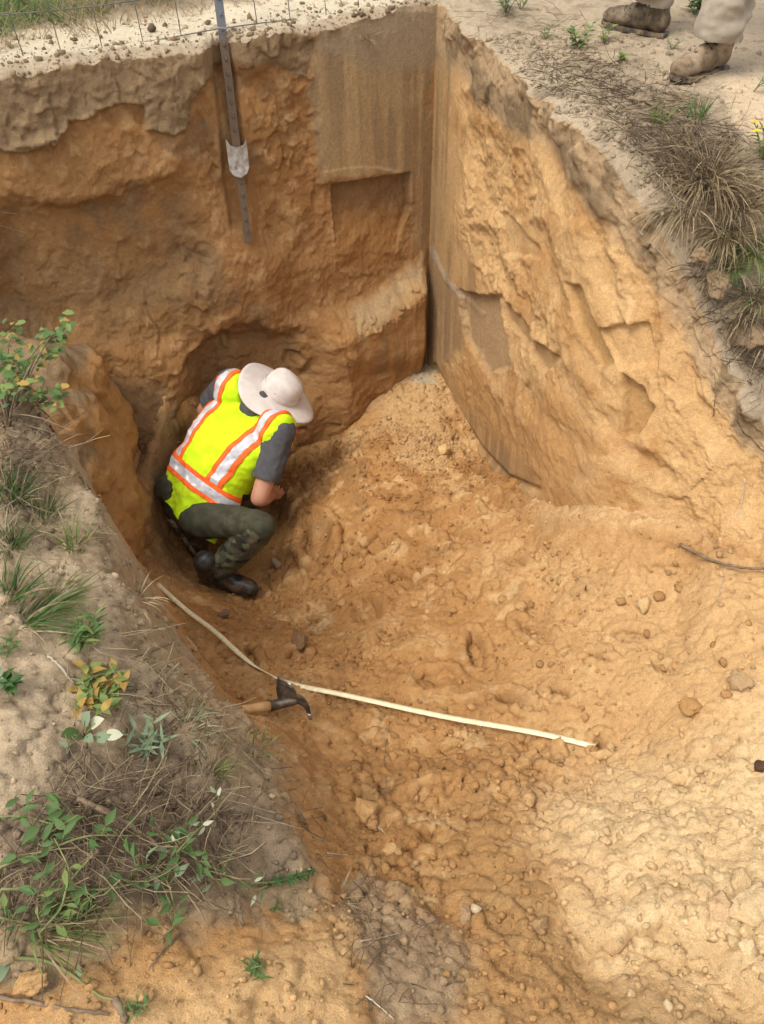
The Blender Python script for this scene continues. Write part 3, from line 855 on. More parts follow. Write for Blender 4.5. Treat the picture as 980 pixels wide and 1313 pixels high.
for poly, cc in [([(588, 375), (640, 380), (655, 470), (625, 480), (600, 440)], (0.40, 0.265, 0.14)), ([(800, 480), (842, 520), (820, 560), (800, 562)], (0.43, 0.245, 0.095)), ([(725, 365), (745, 370), (790, 465), (770, 475), (740, 420)], (0.45, 0.26, 0.10)),
                 ([(640, 375), (690, 440), (715, 455), (700, 480), (650, 410)], (0.40, 0.24, 0.105))]:
    C = blend(C, np.array(cc), 0.85 * (1 - side_l) * (1 - sstep(-3, 4, sdf_poly(qu * 0.5 + u * 0.5, qv * 0.5 + v * 0.5, poly))))
C = blend(C, np.array([0.27, 0.185, 0.10]), 0.93 * smear)
C = blend(C, np.array([0.22, 0.15, 0.085]), 0.6 * side_l * (1 - smoothm) * sstep(0.0, 0.4, fbm(sx, sz, 3.2, 4, 0.6, seed=391)) * (1 - sstep(300, 420, u)))
streak = fbm(sx * 26, sz * 1.2, 1, 4, seed=381)
C = blend(C, np.array([0.24, 0.158, 0.082]), 0.6 * smoothm * sstep(0.0, 0.5, streak + 0.5 * q2))
C = blend(C, np.array([0.48, 0.31, 0.145]), 0.45 * smoothm * sstep(0.1, 0.5, -streak + 0.3 * q3))
C = blend(C, np.array([0.50, 0.36, 0.19]), 0.8 * side_l * (1 - sstep(0.8, 2.2, dist_line(u, v + 5 * q2, [(418, 220), (450, 213), (485, 214), (512, 221)]))))
C = blend(C, DARK * 1.15, 0.5 * smear * sstep(0.1, 0.5, q2 - 0.3 * q3))
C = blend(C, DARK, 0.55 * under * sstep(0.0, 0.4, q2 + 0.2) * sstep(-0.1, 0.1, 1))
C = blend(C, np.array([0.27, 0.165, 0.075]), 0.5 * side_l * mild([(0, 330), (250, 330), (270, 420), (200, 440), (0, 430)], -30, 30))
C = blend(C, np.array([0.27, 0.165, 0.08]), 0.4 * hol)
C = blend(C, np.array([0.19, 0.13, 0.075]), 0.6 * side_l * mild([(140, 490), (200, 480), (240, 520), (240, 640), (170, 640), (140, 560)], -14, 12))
# thin topsoil along the top of the right wall
tops = (1 - side_l) * (1 - sstep(0.0, 0.10, (RIMS[:, 2][:, None] - wz.reshape(S2.shape)).ravel() - np.interp(sx, [S_CORNER, S_CORNER + 0.5, SK[9], SK[10], SK[14]], [0.16, 0.14, 0.10, 0.12, 0.07]) - 0.06 * q2))
C = blend(C, np.array([0.40, 0.275, 0.155]), 0.9 * tops)
C = blend(C, TOPSOIL * 0.75, 0.85 * tops * sstep(-0.1, 0.3, q2 + 0.5 * q3))  # darker mix: dark topsoil lumps plus painted shading under the overhang
tops_b = side_l * (1 - sstep(8, 30, qv - np.interp(u, [395, 470, 556], [40, 62, 70])))
C = blend(C, np.array([0.34, 0.25, 0.15]), 0.8 * tops_b * (1 - smear))
C = blend(C, DEEP * 0.95, 0.7 * (1 - side_l) * sstep(600, 680, qv) * (1 - sstep(760, 840, qu)) * sstep(680, 720, qu))

# -- colours on the ground behind
gu, gv = survey(gx, gy, G[..., 2].ravel())
CG = np.tile(np.array([0.40, 0.31, 0.205]), (len(gx), 1))
g2, g3 = fbm(gx, gy, 6, 4, seed=421), fbm(gx, gy, 24, 3, seed=422)
CG = blend(CG, np.array([0.34, 0.26, 0.17]), 0.8 * sstep(0.0, 0.45, g2 + 0.4 * g3))
CG = blend(CG, np.array([0.24, 0.185, 0.12]), 0.7 * sstep(0.25, 0.6, g3 + 0.3 * g2))
lsand = (SO.ravel() < S_CORNER) * sstep(0.02, 0.09, OO.ravel() + 0.05 * g3 + 0.04 * g2)
CG = blend(CG, np.array([0.62, 0.52, 0.36]), 0.9 * lsand * (1 - sstep(0.42, 0.6, OO.ravel() + 0.1 * g2)))
CG = blend(CG, np.array([0.30, 0.225, 0.14]), 0.75 * lsand * sstep(0.15, 0.45, g3 + 0.5 * g2 - 0.8 * OO.ravel() + 0.1))
CG = blend(CG, np.array([0.26, 0.20, 0.13]), 0.8 * (SO.ravel() < S_CORNER) * sstep(0.45, 0.65, OO.ravel() + 0.1 * g2))
rl_ = mild([(790, 110), (880, 120), (980, 200), (980, 480), (930, 420), (880, 280), (800, 170)], -20, 20, gu, gv)
CG = blend(CG, np.array([0.25, 0.19, 0.125]), 0.7 * rl_)
CG = blend(CG, np.array([0.60, 0.45, 0.29]), 0.8 * mild([(925, 105), (980, 95), (1000, 200), (945, 160)], -8, 12, gu, gv))

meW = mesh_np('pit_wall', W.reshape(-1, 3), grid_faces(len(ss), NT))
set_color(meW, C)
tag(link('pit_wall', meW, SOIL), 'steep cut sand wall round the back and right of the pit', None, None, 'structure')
G0 = np.concatenate([W[:, -1:, :], G], axis=1)
meG = mesh_np('ground', G0.reshape(-1, 3), grid_faces(len(ss), len(offs) + 1))
CGr = CG.reshape(len(ss), len(offs), 3)
set_color(meG, np.concatenate([C.reshape(len(ss), NT, 3)[:, -1:], CGr], axis=1).reshape(-1, 3))
tag(link('ground', meG, SOIL), 'sandy ground around the top of the pit', None, None, 'structure')

from mathutils.kdtree import KDTree
from mathutils.bvhtree import BVHTree
def tree_of(V, nu, nv, step):
    Vg = V.reshape(nu, nv, 3)[::step, ::step]
    f = grid_faces(Vg.shape[0], Vg.shape[1])
    return BVHTree.FromPolygons([Vector(p) for p in Vg.reshape(-1, 3)], [tuple(int(k) for k in q) for q in f])
keep = (ss > SK[1]) & (ss < SK[15])
BVH_W = tree_of(W[keep], int(keep.sum()), NT, 3)
kG = offs < 3
GG = G0[keep][:, :int(kG.sum())]
BVH_G = tree_of(np.ascontiguousarray(GG), GG.shape[0], GG.shape[1], 3)
ix = np.where((xs > -2.2) & (xs < 1.8))[0]; iy = np.where((ys > -0.6) & (ys < 4.6))[0]
VF = np.c_[XD, YD, Z].reshape(len(xs), len(ys), 3)[ix[0]:ix[-1] + 1, iy[0]:iy[-1] + 1]
BVH_F = tree_of(np.ascontiguousarray(VF), VF.shape[0], VF.shape[1], 3)

def hit(u, v):
    """Point of the built terrain on the sight line through photograph pixel (u, v), and its normal."""
    o = Vector(CAM)
    d = Vector(at(u, v, 1.0) - CAM).normalized()
    best = None
    for b in (BVH_W, BVH_G, BVH_F):
        p, n, i, dist = b.ray_cast(o, d)
        if p is not None and (best is None or dist < best[2]):
            best = (p, n if n.dot(d) < 0 else -n, dist)
    if best is None:
        return np.array(at(u, v, 3)), np.array([0, 0, 1.0])
    return np.array(best[0]), np.array(best[1])

def drop(x, y, z=3.0):
    """Highest terrain point under (x, y, z)."""
    o, d = Vector((x, y, z)), Vector((0, 0, -1))
    best = None
    for b in (BVH_G, BVH_W, BVH_F):
        p, n, i, dist = b.ray_cast(o, d)
        if p is not None and (best is None or p.z > best[0].z):
            best = (p, n if n.z > 0 else -n)
    if best is None:
        return np.array([x, y, 0.0]), np.array([0, 0, 1.0])
    return np.array(best[0]), np.array(best[1])
# ------------------------------------------------------------------ collapsed part of the left bank, between the bank and the back wall
def build_berm():
    mb = MB()
    def ball(u, v, t, r, dz=0.0, sq=1.0):
        c = at(u - 26, v + 4, t) + np.array([0, 0, dz])
        ellipsoid(mb, c, [np.array([r, 0, 0]), np.array([0, r * 1.15, 0]), np.array([0, 0, r * sq])], 24, 16)
    ball(118, 478, 3.62, 0.145); ball(112, 545, 3.48, 0.165); ball(112, 610, 3.34, 0.165)
    ball(75, 500, 3.50, 0.20); ball(60, 560, 3.30, 0.22)
    ball(112, 545, 3.50, 0.20, -0.22, 1.4); ball(118, 478, 3.66, 0.20, -0.30, 1.8); ball(118, 640, 3.42, 0.20, -0.25, 1.6); ball(80, 560, 3.40, 0.30, -0.40, 1.8); ball(112, 545, 3.55, 0.24, -0.60, 1.6)
    ball(150, 655, 3.62, 0.16, -0.20, 1.3); ball(118, 478, 3.70, 0.24, -0.75, 1.6); ball(118, 640, 3.45, 0.24, -0.65, 1.6); ball(30, 470, 3.55, 0.20, -0.12, 1.2)
    me = fuse(mb, 0.013, 3)
    co, no = get_co(me)
    a, b = co[:, 0] * 0.8 + co[:, 1] * 0.9, co[:, 2] + 0.3 * co[:, 1]
    fh, fe = facets(a, b, 0.10, 701, 1.0)
    fac = sstep(-0.6, 0.4, no[:, 0])
    d = 0.035 * fbm(a, b, 4, 4, 0.55, seed=702) + 0.014 * fh + 0.012 * fbm(a, b, 22, 4, 0.6, seed=703) + (1 - 0.6 * fac) * (0.6 * bumps(a, b, 0.09, 0.6, 704, 0.2, 0.45) + 0.6 * bumps(a, b, 0.04, 0.6, 705, 0.2, 0.45))
    put_co(me, co + no * d[:, None])
    n2 = fbm(a, b, 6, 4, seed=706)
    w = sstep(0.50, 0.92, no[:, 0] + 0.25 * n2 - 0.15 * no[:, 2])
    C_ = np.tile(TOPSOIL * 1.02, (len(co), 1))
    C_ = blend(C_, DARK, 0.5 * sstep(0.0, 0.4, n2))
    C_ = blend(C_, ORANGE * 0.95, w * 0.95)
    C_ = blend(C_, DARK * 1.2, 0.5 * sstep(-0.1, -0.5, co[:, 2] + 1.2) * 0)
    set_color(me, C_)
    tag(link('collapsed_bank', me, SOIL), 'slumped lump of soil between the left bank and the back wall', None, None, 'structure')
# ------------------------------------------------------------------ people
def capsule(mb, p0, p1, r0, r1, n=18):
    p0, p1 = np.asarray(p0, float), np.asarray(p1, float)
    d = p1 - p0
    L = np.linalg.norm(d); d = d / (L + 1e-9)
    pts, rad = [], []
    for k in range(5):
        a = math.pi / 2 * (k / 5.0)
        pts.append(p0 - d * r0 * math.cos(a)); rad.append(max(1e-4, r0 * math.sin(a)))
    for k in range(5):
        t = k / 4.0
        pts.append(p0 + d * L * t); rad.append(r0 + (r1 - r0) * t)
    for k in range(1, 6):
        a = math.pi / 2 * (k / 5.0)
        pts.append(p1 + d * r1 * math.sin(a)); rad.append(max(1e-4, r1 * math.cos(a)))
    mb.tube(pts, rad, n)

def ellipsoid(mb, c, ax, n=20, m=12):
    """ax: three axis vectors already scaled by the radii."""
    c = np.asarray(c, float); A = np.asarray(ax, float)
    V, F = [], []
    for i in range(m + 1):
        th = math.pi * i / m
        s = max(math.sin(th), 0.01)
        for k in range(n):
            ph = 2 * math.pi * k / n
            V.append(c + A[0] * s * math.cos(ph) + A[1] * s * math.sin(ph) + A[2] * math.cos(th))
    for i in range(m):
        for k in range(n):
            F.append((i * n + k, (i + 1) * n + k, (i + 1) * n + (k + 1) % n, i * n + (k + 1) % n))
    F.append(tuple(range(n))); F.append(tuple(range((m + 1) * n - 1, m * n - 1, -1)))
    mb.add(V, F)

def fuse(mb, voxel=0.008, smooth=6, factor=0.5):
    """Unite overlapping closed shapes into one continuous skin; returns verts and quads."""
    me = bpy.data.meshes.new('tmp')
    me.from_pydata(mb.v, [], mb.f)
    bm = bmesh.new(); bm.from_mesh(me)
    bmesh.ops.recalc_face_normals(bm, faces=bm.faces)
    bm.to_mesh(me); bm.free()
    o = bpy.data.objects.new('tmp', me)
    COL.objects.link(o)
    r = o.modifiers.new('r', 'REMESH'); r.mode = 'VOXEL'; r.voxel_size = voxel
    if smooth:
        s = o.modifiers.new('s', 'SMOOTH'); s.iterations = smooth; s.factor = factor
    dg = bpy.context.evaluated_depsgraph_get()
    out = bpy.data.meshes.new_from_object(o.evaluated_get(dg))
    bpy.data.objects.remove(o); bpy.data.meshes.remove(me)
    return out

def get_co(me):
    a = np.empty(len(me.vertices) * 3, np.float32); me.vertices.foreach_get('co', a)
    b = np.empty(len(me.vertices) * 3, np.float32); me.vertices.foreach_get('normal', b)
    return a.reshape(-1, 3).astype(float), b.reshape(-1, 3).astype(float)

def put_co(me, co):
    me.vertices.foreach_set('co', co.astype(np.float32).ravel()); me.update()

def unit(a):
    a = np.asarray(a, float)
    return a / np.linalg.norm(a)

def cut(me, planes):
    """Copy of mesh kept on the positive side of every (point, normal) plane."""
    bm = bmesh.new(); bm.from_mesh(me)
    for p, n in planes:
        g = bm.verts[:] + bm.edges[:] + bm.faces[:]
        bmesh.ops.bisect_plane(bm, geom=g, plane_co=Vector(p), plane_no=Vector(n), clear_inner=True)
    out = bpy.data.meshes.new('cut'); bm.to_mesh(out); bm.free()
    out.materials.clear()
    return out

SKIN = plain_mat('sunburnt_skin', (0.42, 0.19, 0.115), 0.55, var=0.10, scale=25, color2=(0.50, 0.25, 0.16), bump=0.05)
HAIRM = plain_mat('brown_hair', (0.035, 0.022, 0.013), 0.6, var=0.4, scale=120, bump=0.4)
VESTM = plain_mat('fluorescent_yellow_cloth', (0.50, 0.74, 0.014), 0.8, scale=9, color2=(0.66, 0.92, 0.02), bump=0.25, bdist=0.004, spec=0.1)
ORANGEM = plain_mat('fluorescent_orange_tape', (0.90, 0.135, 0.018), 0.7, scale=20, var=0.08)
REFLM = plain_mat('grey_reflective_tape', (0.50, 0.51, 0.53), 0.45, scale=18, color2=(0.74, 0.75, 0.78), metal=0.15)
SHIRTM = plain_mat('charcoal_shirt', (0.068, 0.065, 0.068), 0.85, scale=40, var=0.15, bump=0.2)
TROUSM = plain_mat('dark_olive_trousers', (0.034, 0.035, 0.019), 0.85, scale=24, color2=(0.060, 0.058, 0.034), bump=0.3)
BOOTM = plain_mat('black_rubber', (0.018, 0.018, 0.017), 0.42, scale=30, color2=(0.05, 0.045, 0.038), bump=0.2)
SOLEM = plain_mat('black_sole', (0.012, 0.012, 0.012), 0.7, scale=60, color2=(0.10, 0.07, 0.045), bump=0.3)
HATM = plain_mat('pale_beige_hat_cloth', (0.54, 0.475, 0.42), 0.9, scale=22, color2=(0.62, 0.555, 0.50), bump=0.3, bdist=0.003)
CLIPM = plain_mat('black_plastic', (0.03, 0.03, 0.03), 0.5, var=0.2)
KHAKIM = plain_mat('khaki_trousers', (0.25, 0.205, 0.15), 0.9, scale=18, color2=(0.33, 0.275, 0.205), bump=0.35, bdist=0.004)
SUEDEM = plain_mat('brown_suede', (0.105, 0.068, 0.036), 0.9, scale=45, color2=(0.20, 0.14, 0.08), bump=0.4)
DSUEDE = plain_mat('dark_brown_suede', (0.050, 0.034, 0.020), 0.9, scale=45, color2=(0.12, 0.085, 0.05), bump=0.4)
LACEM = plain_mat('dark_lace', (0.035, 0.03, 0.025), 0.8, var=0.3)
PLAIDM = plain_mat('grey_green_shirt', (0.16, 0.18, 0.14), 0.85, var=0.2)

def camo_mat():
    m, n, l, b = new_mat('woodland_camouflage')
    b.inputs['Roughness'].default_value = 0.85
    tc = n.new('ShaderNodeTexCoord')
    prev = None
    base = n.new('ShaderNodeRGB'); base.outputs[0].default_value = (0.06, 0.062, 0.034, 1)
    prev = base.outputs[0]
    for col, sc, thr in (((0.02, 0.018, 0.012, 1), 16, 0.56), ((0.10, 0.115, 0.05, 1), 21, 0.58), ((0.13, 0.10, 0.06, 1), 27, 0.62)):
        t = n.new('ShaderNodeTexNoise'); t.inputs['Scale'].default_value = sc; t.inputs['Detail'].default_value = 3
        mp = n.new('ShaderNodeMapping'); mp.inputs['Location'].default_value = (sc, sc * 2, 0)
        l.new(tc.outputs['Object'], mp.inputs['Vector']); l.new(mp.outputs[0], t.inputs['Vector'])
        mr = n.new('ShaderNodeMapRange'); mr.inputs['From Min'].default_value = thr; mr.inputs['From Max'].default_value = thr + 0.02
        l.new(t.outputs['Fac'], mr.inputs['Value'])
        mx = n.new('ShaderNodeMix'); mx.data_type = 'RGBA'
        mx.inputs[7].default_value = col
        l.new(mr.outputs[0], mx.inputs[0]); l.new(prev, mx.inputs[6])
        prev = mx.outputs[2]
    l.new(prev, b.inputs['Base Color'])
    return m
CAMOM = camo_mat()
def soil_stain(m, thr=0.60, amount=0.55, scale=7.0, col=(0.33, 0.20, 0.09)):
    """Adds dusty sand stains to a cloth material."""
    n, l = m.node_tree.nodes, m.node_tree.links
    b = n['Principled BSDF']
    src = b.inputs['Base Color'].links[0].from_socket
    tc = n.new('ShaderNodeTexCoord'); t = n.new('ShaderNodeTexNoise')
    t.inputs['Scale'].default_value = scale; t.inputs['Detail'].default_value = 8; t.inputs['Roughness'].default_value = 0.7
    l.new(tc.outputs['Object'], t.inputs['Vector'])
    mr = n.new('ShaderNodeMapRange'); mr.inputs['From Min'].default_value = thr; mr.inputs['From Max'].default_value = thr + 0.14; mr.inputs['To Max'].default_value = amount
    l.new(t.outputs['Fac'], mr.inputs['Value'])
    mx = n.new('ShaderNodeMix'); mx.data_type = 'RGBA'; mx.inputs[7].default_value = (*col, 1)
    l.new(mr.outputs[0], mx.inputs[0]); l.new(src, mx.inputs[6]); l.new(mx.outputs[2], b.inputs['Base Color'])
soil_stain(VESTM, 0.56, 0.45, 6.0, (0.30, 0.27, 0.05)); soil_stain(REFLM, 0.52, 0.6, 9.0, (0.22, 0.18, 0.13)); soil_stain(TROUSM, 0.58, 0.3, 8.0, (0.20, 0.13, 0.07))
soil_stain(BOOTM, 0.50, 0.6, 14.0, (0.24, 0.14, 0.065)); soil_stain(SUEDEM, 0.45, 0.6, 12.0, (0.36, 0.27, 0.17)); soil_stain(DSUEDE, 0.5, 0.5, 12.0, (0.30, 0.22, 0.14))
soil_stain(HATM, 0.60, 0.35, 10.0, (0.34, 0.27, 0.20)); soil_stain(KHAKIM, 0.55, 0.4, 8.0, (0.28, 0.21, 0.14)); soil_stain(SOLEM, 0.45, 0.7, 20.0, (0.30, 0.20, 0.11)); soil_stain(CAMOM, 0.52, 0.5, 9.0, (0.24, 0.15, 0.08))

def hand(mb, wrist, tip_dir, palm_n, curl=0.5, side=1):
    """Palm and five bent fingers as capsules."""
    d = unit(tip_dir); pn = np.asarray(palm_n, float); pn = unit(pn - d * pn.dot(d)); s = np.cross(d, pn) * side
    w = np.asarray(wrist, float)
    for k, (off, ln) in enumerate(((-0.030, 0.070), (-0.010, 0.080), (0.011, 0.076), (0.031, 0.060))):
        base = w + d * 0.085 + s * off
        capsule(mb, w + d * 0.01 + s * off * 0.6, base, 0.016, 0.013, 10)
        p, dd = base, d
        for j in range(3):
            dd = unit(dd * math.cos(curl) + pn * math.sin(curl))
            q = p + dd * ln * (0.42, 0.33, 0.25)[j]
            capsule(mb, p, q, 0.0095 - j * 0.0012, 0.0083 - j * 0.0012, 10)
            p = q
    t0 = w + d * 0.03 - s * 0.034
    t1 = t0 + unit(d - s * 0.8 + pn * 0.5) * 0.042
    t2 = t1 + unit(d - s * 0.1 + pn * 0.8) * 0.032
    capsule(mb, w + d * 0.015 - s * 0.015, t0, 0.016, 0.013, 10)
    capsule(mb, t0, t1, 0.012, 0.010, 10); capsule(mb, t1, t2, 0.010, 0.008, 10)

def head_shapes(mb, c, up, fw):
    up, fw = unit(up), np.asarray(fw, float)
    fw = unit(fw - up * fw.dot(up)); rt = np.cross(fw, up)
    ellipsoid(mb, c + up * 0.02 - fw * 0.01, [rt * 0.076, fw * 0.095, up * 0.10])
    ellipsoid(mb, c - up * 0.05 + fw * 0.022, [rt * 0.058, fw * 0.068, up * 0.068])
    capsule(mb, c + fw * 0.088 + up * 0.012, c + fw * 0.110 - up * 0.022, 0.009, 0.014, 10)      # nose
    ellipsoid(mb, c + fw * 0.082 - up * 0.058, [rt * 0.026, fw * 0.012, up * 0.006])               # lips
    ellipsoid(mb, c + fw * 0.080 - up * 0.095, [rt * 0.024, fw * 0.016, up * 0.016])               # chin
    ellipsoid(mb, c + fw * 0.080 + up * 0.032, [rt * 0.055, fw * 0.014, up * 0.010])               # brow
    for s in (-1, 1):
        ellipsoid(mb, c + rt * s * 0.078 - fw * 0.008 - up * 0.008, [rt * 0.010, fw * 0.018, up * 0.030])
    return rt, fw, up

def boot_parts(parent, M, tall, mat, laces=False, scale=1.0, suede=False):
    """M: 4x4 of the boot (x to the toe, z up, origin under the ankle on the ground)."""
    M = np.asarray(M, float)
    def T(p):
        p = np.asarray(p, float) * scale
        return M[:3, :3] @ p + M[:3, 3]
    R = M[:3, :3] * scale
    mb = MB()
    ellipsoid(mb, T((-0.035, 0, 0.060)), [R @ np.array([0.048, 0, 0]), R @ np.array([0, 0.040, 0]), R @ np.array([0, 0, 0.052])])
    ellipsoid(mb, T((0.055, 0, 0.062)), [R @ np.array([0.085, 0, 0]), R @ np.array([0, 0.043, 0]), R @ np.array([0, 0, 0.055])])
    ellipsoid(mb, T((0.135, -0.003, 0.050)), [R @ np.array([0.075, 0, 0]), R @ np.array([0, 0.050, 0]), R @ np.array([0, 0, 0.042])])
    ellipsoid(mb, T((0.185, -0.003, 0.044)), [R @ np.array([0.048, 0, 0]), R @ np.array([0, 0.044, 0]), R @ np.array([0, 0, 0.036])])
    capsule(mb, T((-0.012, 0, 0.07)), T((-0.012, 0, tall)), 0.052 * scale, 0.058 * scale)
    me = fuse(mb, 0.007, 5)
    co, no = get_co(me)
    k = fbm(co[:, 0] + co[:, 2], co[:, 1] - co[:, 2], 26, 3, seed=501)
    put_co(me, co + no * (0.0035 * k)[:, None])
    up = link('boot', me, mat, parent)
    out = [(-0.085, 0.0), (-0.075, 0.030), (-0.04, 0.040), (0.02, 0.034), (0.07, 0.036), (0.13, 0.050), (0.18, 0.048), (0.22, 0.030), (0.235, 0.0)]
    out = out + [(x, -y * (0.95)) for x, y in out[-2:0:-1]]
    V, F = [], []
    n = len(out)
    for z in (0.0, 0.008, 0.016):
        e = 1.0 if z < 0.02 else 0.97
        for x, y in out:
            lift = 0.012 * max(0, (x - 0.15) / 0.09) ** 2
            V.append(T((x * e, y * e, z + lift)))
    for r in range(2):
        for i in range(n):
            F.append((r * n + i, r * n + (i + 1) % n, (r + 1) * n + (i + 1) % n, (r + 1) * n + i))
    F += [tuple(range(n - 1, -1, -1)), tuple(range(2 * n, 3 * n))]
    sm = MB(); sm.add(V, F)
    for x in np.arange(-0.07, 0.22, 0.03):                                                         # tread lugs
        for y in (-0.018, 0.018):
            b = [T((x + dx, y + dy, z)) for z in (-0.004, 0.004) for dx, dy in ((-0.009, -0.012), (0.009, -0.012), (0.009, 0.012), (-0.009, 0.012))]
            sm.add(b, [(3, 2, 1, 0), (4, 5, 6, 7), (0, 1, 5, 4), (1, 2, 6, 5), (2, 3, 7, 6), (3, 0, 4, 7)])
    sm.build('sole', SOLEM, up, smooth=False)
    if laces:
        for i in range(4):
            x = 0.045 + 0.026 * i
            z = 0.122 - 0.011 * i
            lm = MB()
            lm.tube([T((x, -0.030, z - 0.012)), T((x + 0.006, 0, z + 0.004)), T((x, 0.030, z - 0.012))], 0.0035, 6)
            lm.build('lace', LACEM, up)
        cm = MB()
        cm.tube([T((0.045 + 0.0, y, 0.128)) for y in (-0.02, 0.02)], 0.006, 6)
        cm.build('tongue', LACEM, up)
    return up

def frame(x, z, o):
    x = unit(x); z = np.asarray(z, float); z = unit(z - x * z.dot(x)); y = np.cross(z, x)
    M = np.eye(4); M[:3, 0], M[:3, 1], M[:3, 2], M[:3, 3] = x, y, z, o
    return M

build_berm()

# ---- the man crouching in the pit, seen from behind
def build_digger():
    A = lambda *p: np.array(p, float)
    pelvis, c7 = A(-0.945, 2.94, -1.80), A(-0.605, 3.25, -1.42)
    hipR, hipL = A(-0.875, 2.86, -1.83), A(-1.015, 3.03, -1.79)
    kneeR, ankR = A(-0.555, 2.73, -1.745), A(-0.81, 2.72, -2.075)
    kneeL, ankL = A(-0.72, 3.26, -2.08), A(-0.955, 2.945, -1.99)
    shR, shL = A(-0.475, 3.115, -1.495), A(-0.735, 3.375, -1.41)
    elR, haR = A(-0.575, 2.90, -1.73), A(-0.555, 3.10, -1.90)
    elL, haL = A(-0.90, 3.44, -1.62), A(-0.62, 3.46, -1.84)
    hc, hu, hf = A(-0.515, 3.345, -1.470), A(0.58, 0.04, 0.81), A(0.85, 0.5, -0.5)
    S = unit(c7 - pelvis); Rr = A(0.72, -0.66, -0.17); Rr = unit(Rr - S * Rr.dot(S)); N = np.cross(Rr, S)
    if N[2] < 0: N = -N
    TL = np.linalg.norm(c7 - pelvis)
    root = empty('person', (pelvis[0], pelvis[1], -2.16))
    tag(root, 'person in yellow safety vest and pale sun hat crouching in the pit', 'person')
    inv = Matrix.Translation(root.location).inverted()
    def child(name, me, mat, parent=None):
        o = link(name, me, mat, parent or root)
        if parent is None: o.matrix_parent_inverse = inv
        return o
    def spine(t):
        bend = -0.055 * t * t + 0.055 * math.sin(math.pi * t)      # rounded back
        return pelvis + S * TL * t + N * bend
    def torso(mb, gw, gd, t0=-0.05, t1=1.0):
        prof = [(-0.30, 0.18 if gw > 0.02 else 0.165, 0.140 if gw > 0.02 else 0.12), (-0.10, 0.175 if gw > 0.02 else 0.165, 0.135 if gw > 0.02 else 0.120), (0.0, 0.175, 0.130), (0.15, 0.165, 0.125), (0.35, 0.160, 0.120), (0.55, 0.172, 0.125), (0.72, 0.185, 0.122), (0.86, 0.180, 0.105), (0.97, 0.135, 0.080), (1.05, 0.075, 0.06)]
        n = 28
        V, F = [], []
        ts = np.linspace(t0, t1, 22)
        for t in ts:
            w = np.interp(t, [p[0] for p in prof], [p[1] for p in prof]) + gw
            d = np.interp(t, [p[0] for p in prof], [p[2] for p in prof]) + gd
            c = spine(t) - N * 0.095
            for k in range(n):
                a = 2 * math.pi * k / n
                ca, sa = math.cos(a), math.sin(a)
                e = 0.82
                V.append(c + Rr * w * math.copysign(abs(ca) ** e, ca) + N * d * math.copysign(abs(sa) ** e, sa))
        m = len(ts)
        for i in range(m - 1):
            for k in range(n):
                F.append((i * n + k, i * n + (k + 1) % n, (i + 1) * n + (k + 1) % n, (i + 1) * n + k))
        F += [tuple(range(n - 1, -1, -1)), tuple(range((m - 1) * n, m * n))]
        mb.add(V, F)
    # body
    mb = MB()
    torso(mb, -0.015, -0.015)
    capsule(mb, c7 - S * 0.05 - N * 0.04, hc - unit(hu) * 0.06 - unit(hf) * 0.02, 0.062, 0.056)
    rt, fw, up = head_shapes(mb, hc, hu, hf)
    for a, b, c, sd in ((shR, elR, haR, 1), (shL, elL, haL, -1)):
        capsule(mb, a, b, 0.056, 0.044); capsule(mb, b, b + (c - b) * 0.45, 0.044, 0.043); capsule(mb, b + (c - b) * 0.45, c, 0.043, 0.029)
        hand(mb, c, c - b, np.cross(c - b, Rr) * -1, 0.35, sd)
    for h, k, a in ((hipR, kneeR, ankR), (hipL, kneeL, ankL)):
        capsule(mb, h, k, 0.080, 0.055); capsule(mb, k, k + (a - k) * 0.35, 0.052, 0.054); capsule(mb, k + (a - k) * 0.35, a, 0.054, 0.036)
    child('body', fuse(mb, 0.0065, 3), SKIN)
    # hair below the hat
    mb = MB()
    ellipsoid(mb, hc + up * 0.012 - fw * 0.012, [rt * 0.080, fw * 0.086, up * 0.096])
    ellipsoid(mb, hc - up * 0.085 - fw * 0.070, [rt * 0.066, fw * 0.050, up * 0.070])
    ellipsoid(mb, hc - up * 0.060 - fw * 0.052, [rt * 0.068, fw * 0.056, up * 0.068])
    me = fuse(mb, 0.008, 2)
    me = cut(me, [(hc + fw * 0.035, -fw), (hc - up * 0.150, up)])
    co, no = get_co(me)
    put_co(me, co + no * (0.004 * fbm(co[:, 0] * 3 + co[:, 1], co[:, 2] * 2, 40, 2, seed=511))[:, None])
    child('hair', me, HAIRM)
    # shirt
    mb = MB()
    torso(mb, -0.002, -0.004, 0.0, 1.0)
    capsule(mb, c7 - S * 0.04 - N * 0.04, c7 + (hc - c7) * 0.12 - N * 0.02, 0.075, 0.068)
    for a, b in ((shR, elR), (shL, elL)):
        capsule(mb, a, a + (b - a) * 0.35, 0.078, 0.072); capsule(mb, a + (b - a) * 0.35, a + (b - a) * 0.80, 0.072, 0.070)
    me = fuse(mb, 0.008, 4)
    for a, b in ((shR, elR), (shL, elL)):                                  # open sleeve ends
        bm = bmesh.new(); bm.from_mesh(me)
        d = Vector(unit(b - a)); q = Vector(a + (b - a) * 0.72)
        dele = [f for f in bm.faces if (f.calc_center_median() - q).dot(d) > 0 and (f.calc_center_median() - Vector(b)).length < 0.17]
        bmesh.ops.delete(bm, geom=dele, context='FACES'); bm.to_mesh(me); bm.free()
    co, no = get_co(me)
    put_co(me, co + no * (0.006 * fbm(co[:, 0] + co[:, 2], co[:, 1] * 1.5 - co[:, 2] * 2, 18, 3, seed=512))[:, None])
    child('shirt', me, SHIRTM)
    # trousers and camouflage gaiters
    mb = MB()
    torso(mb, 0.010, 0.010, -0.16, 0.12)
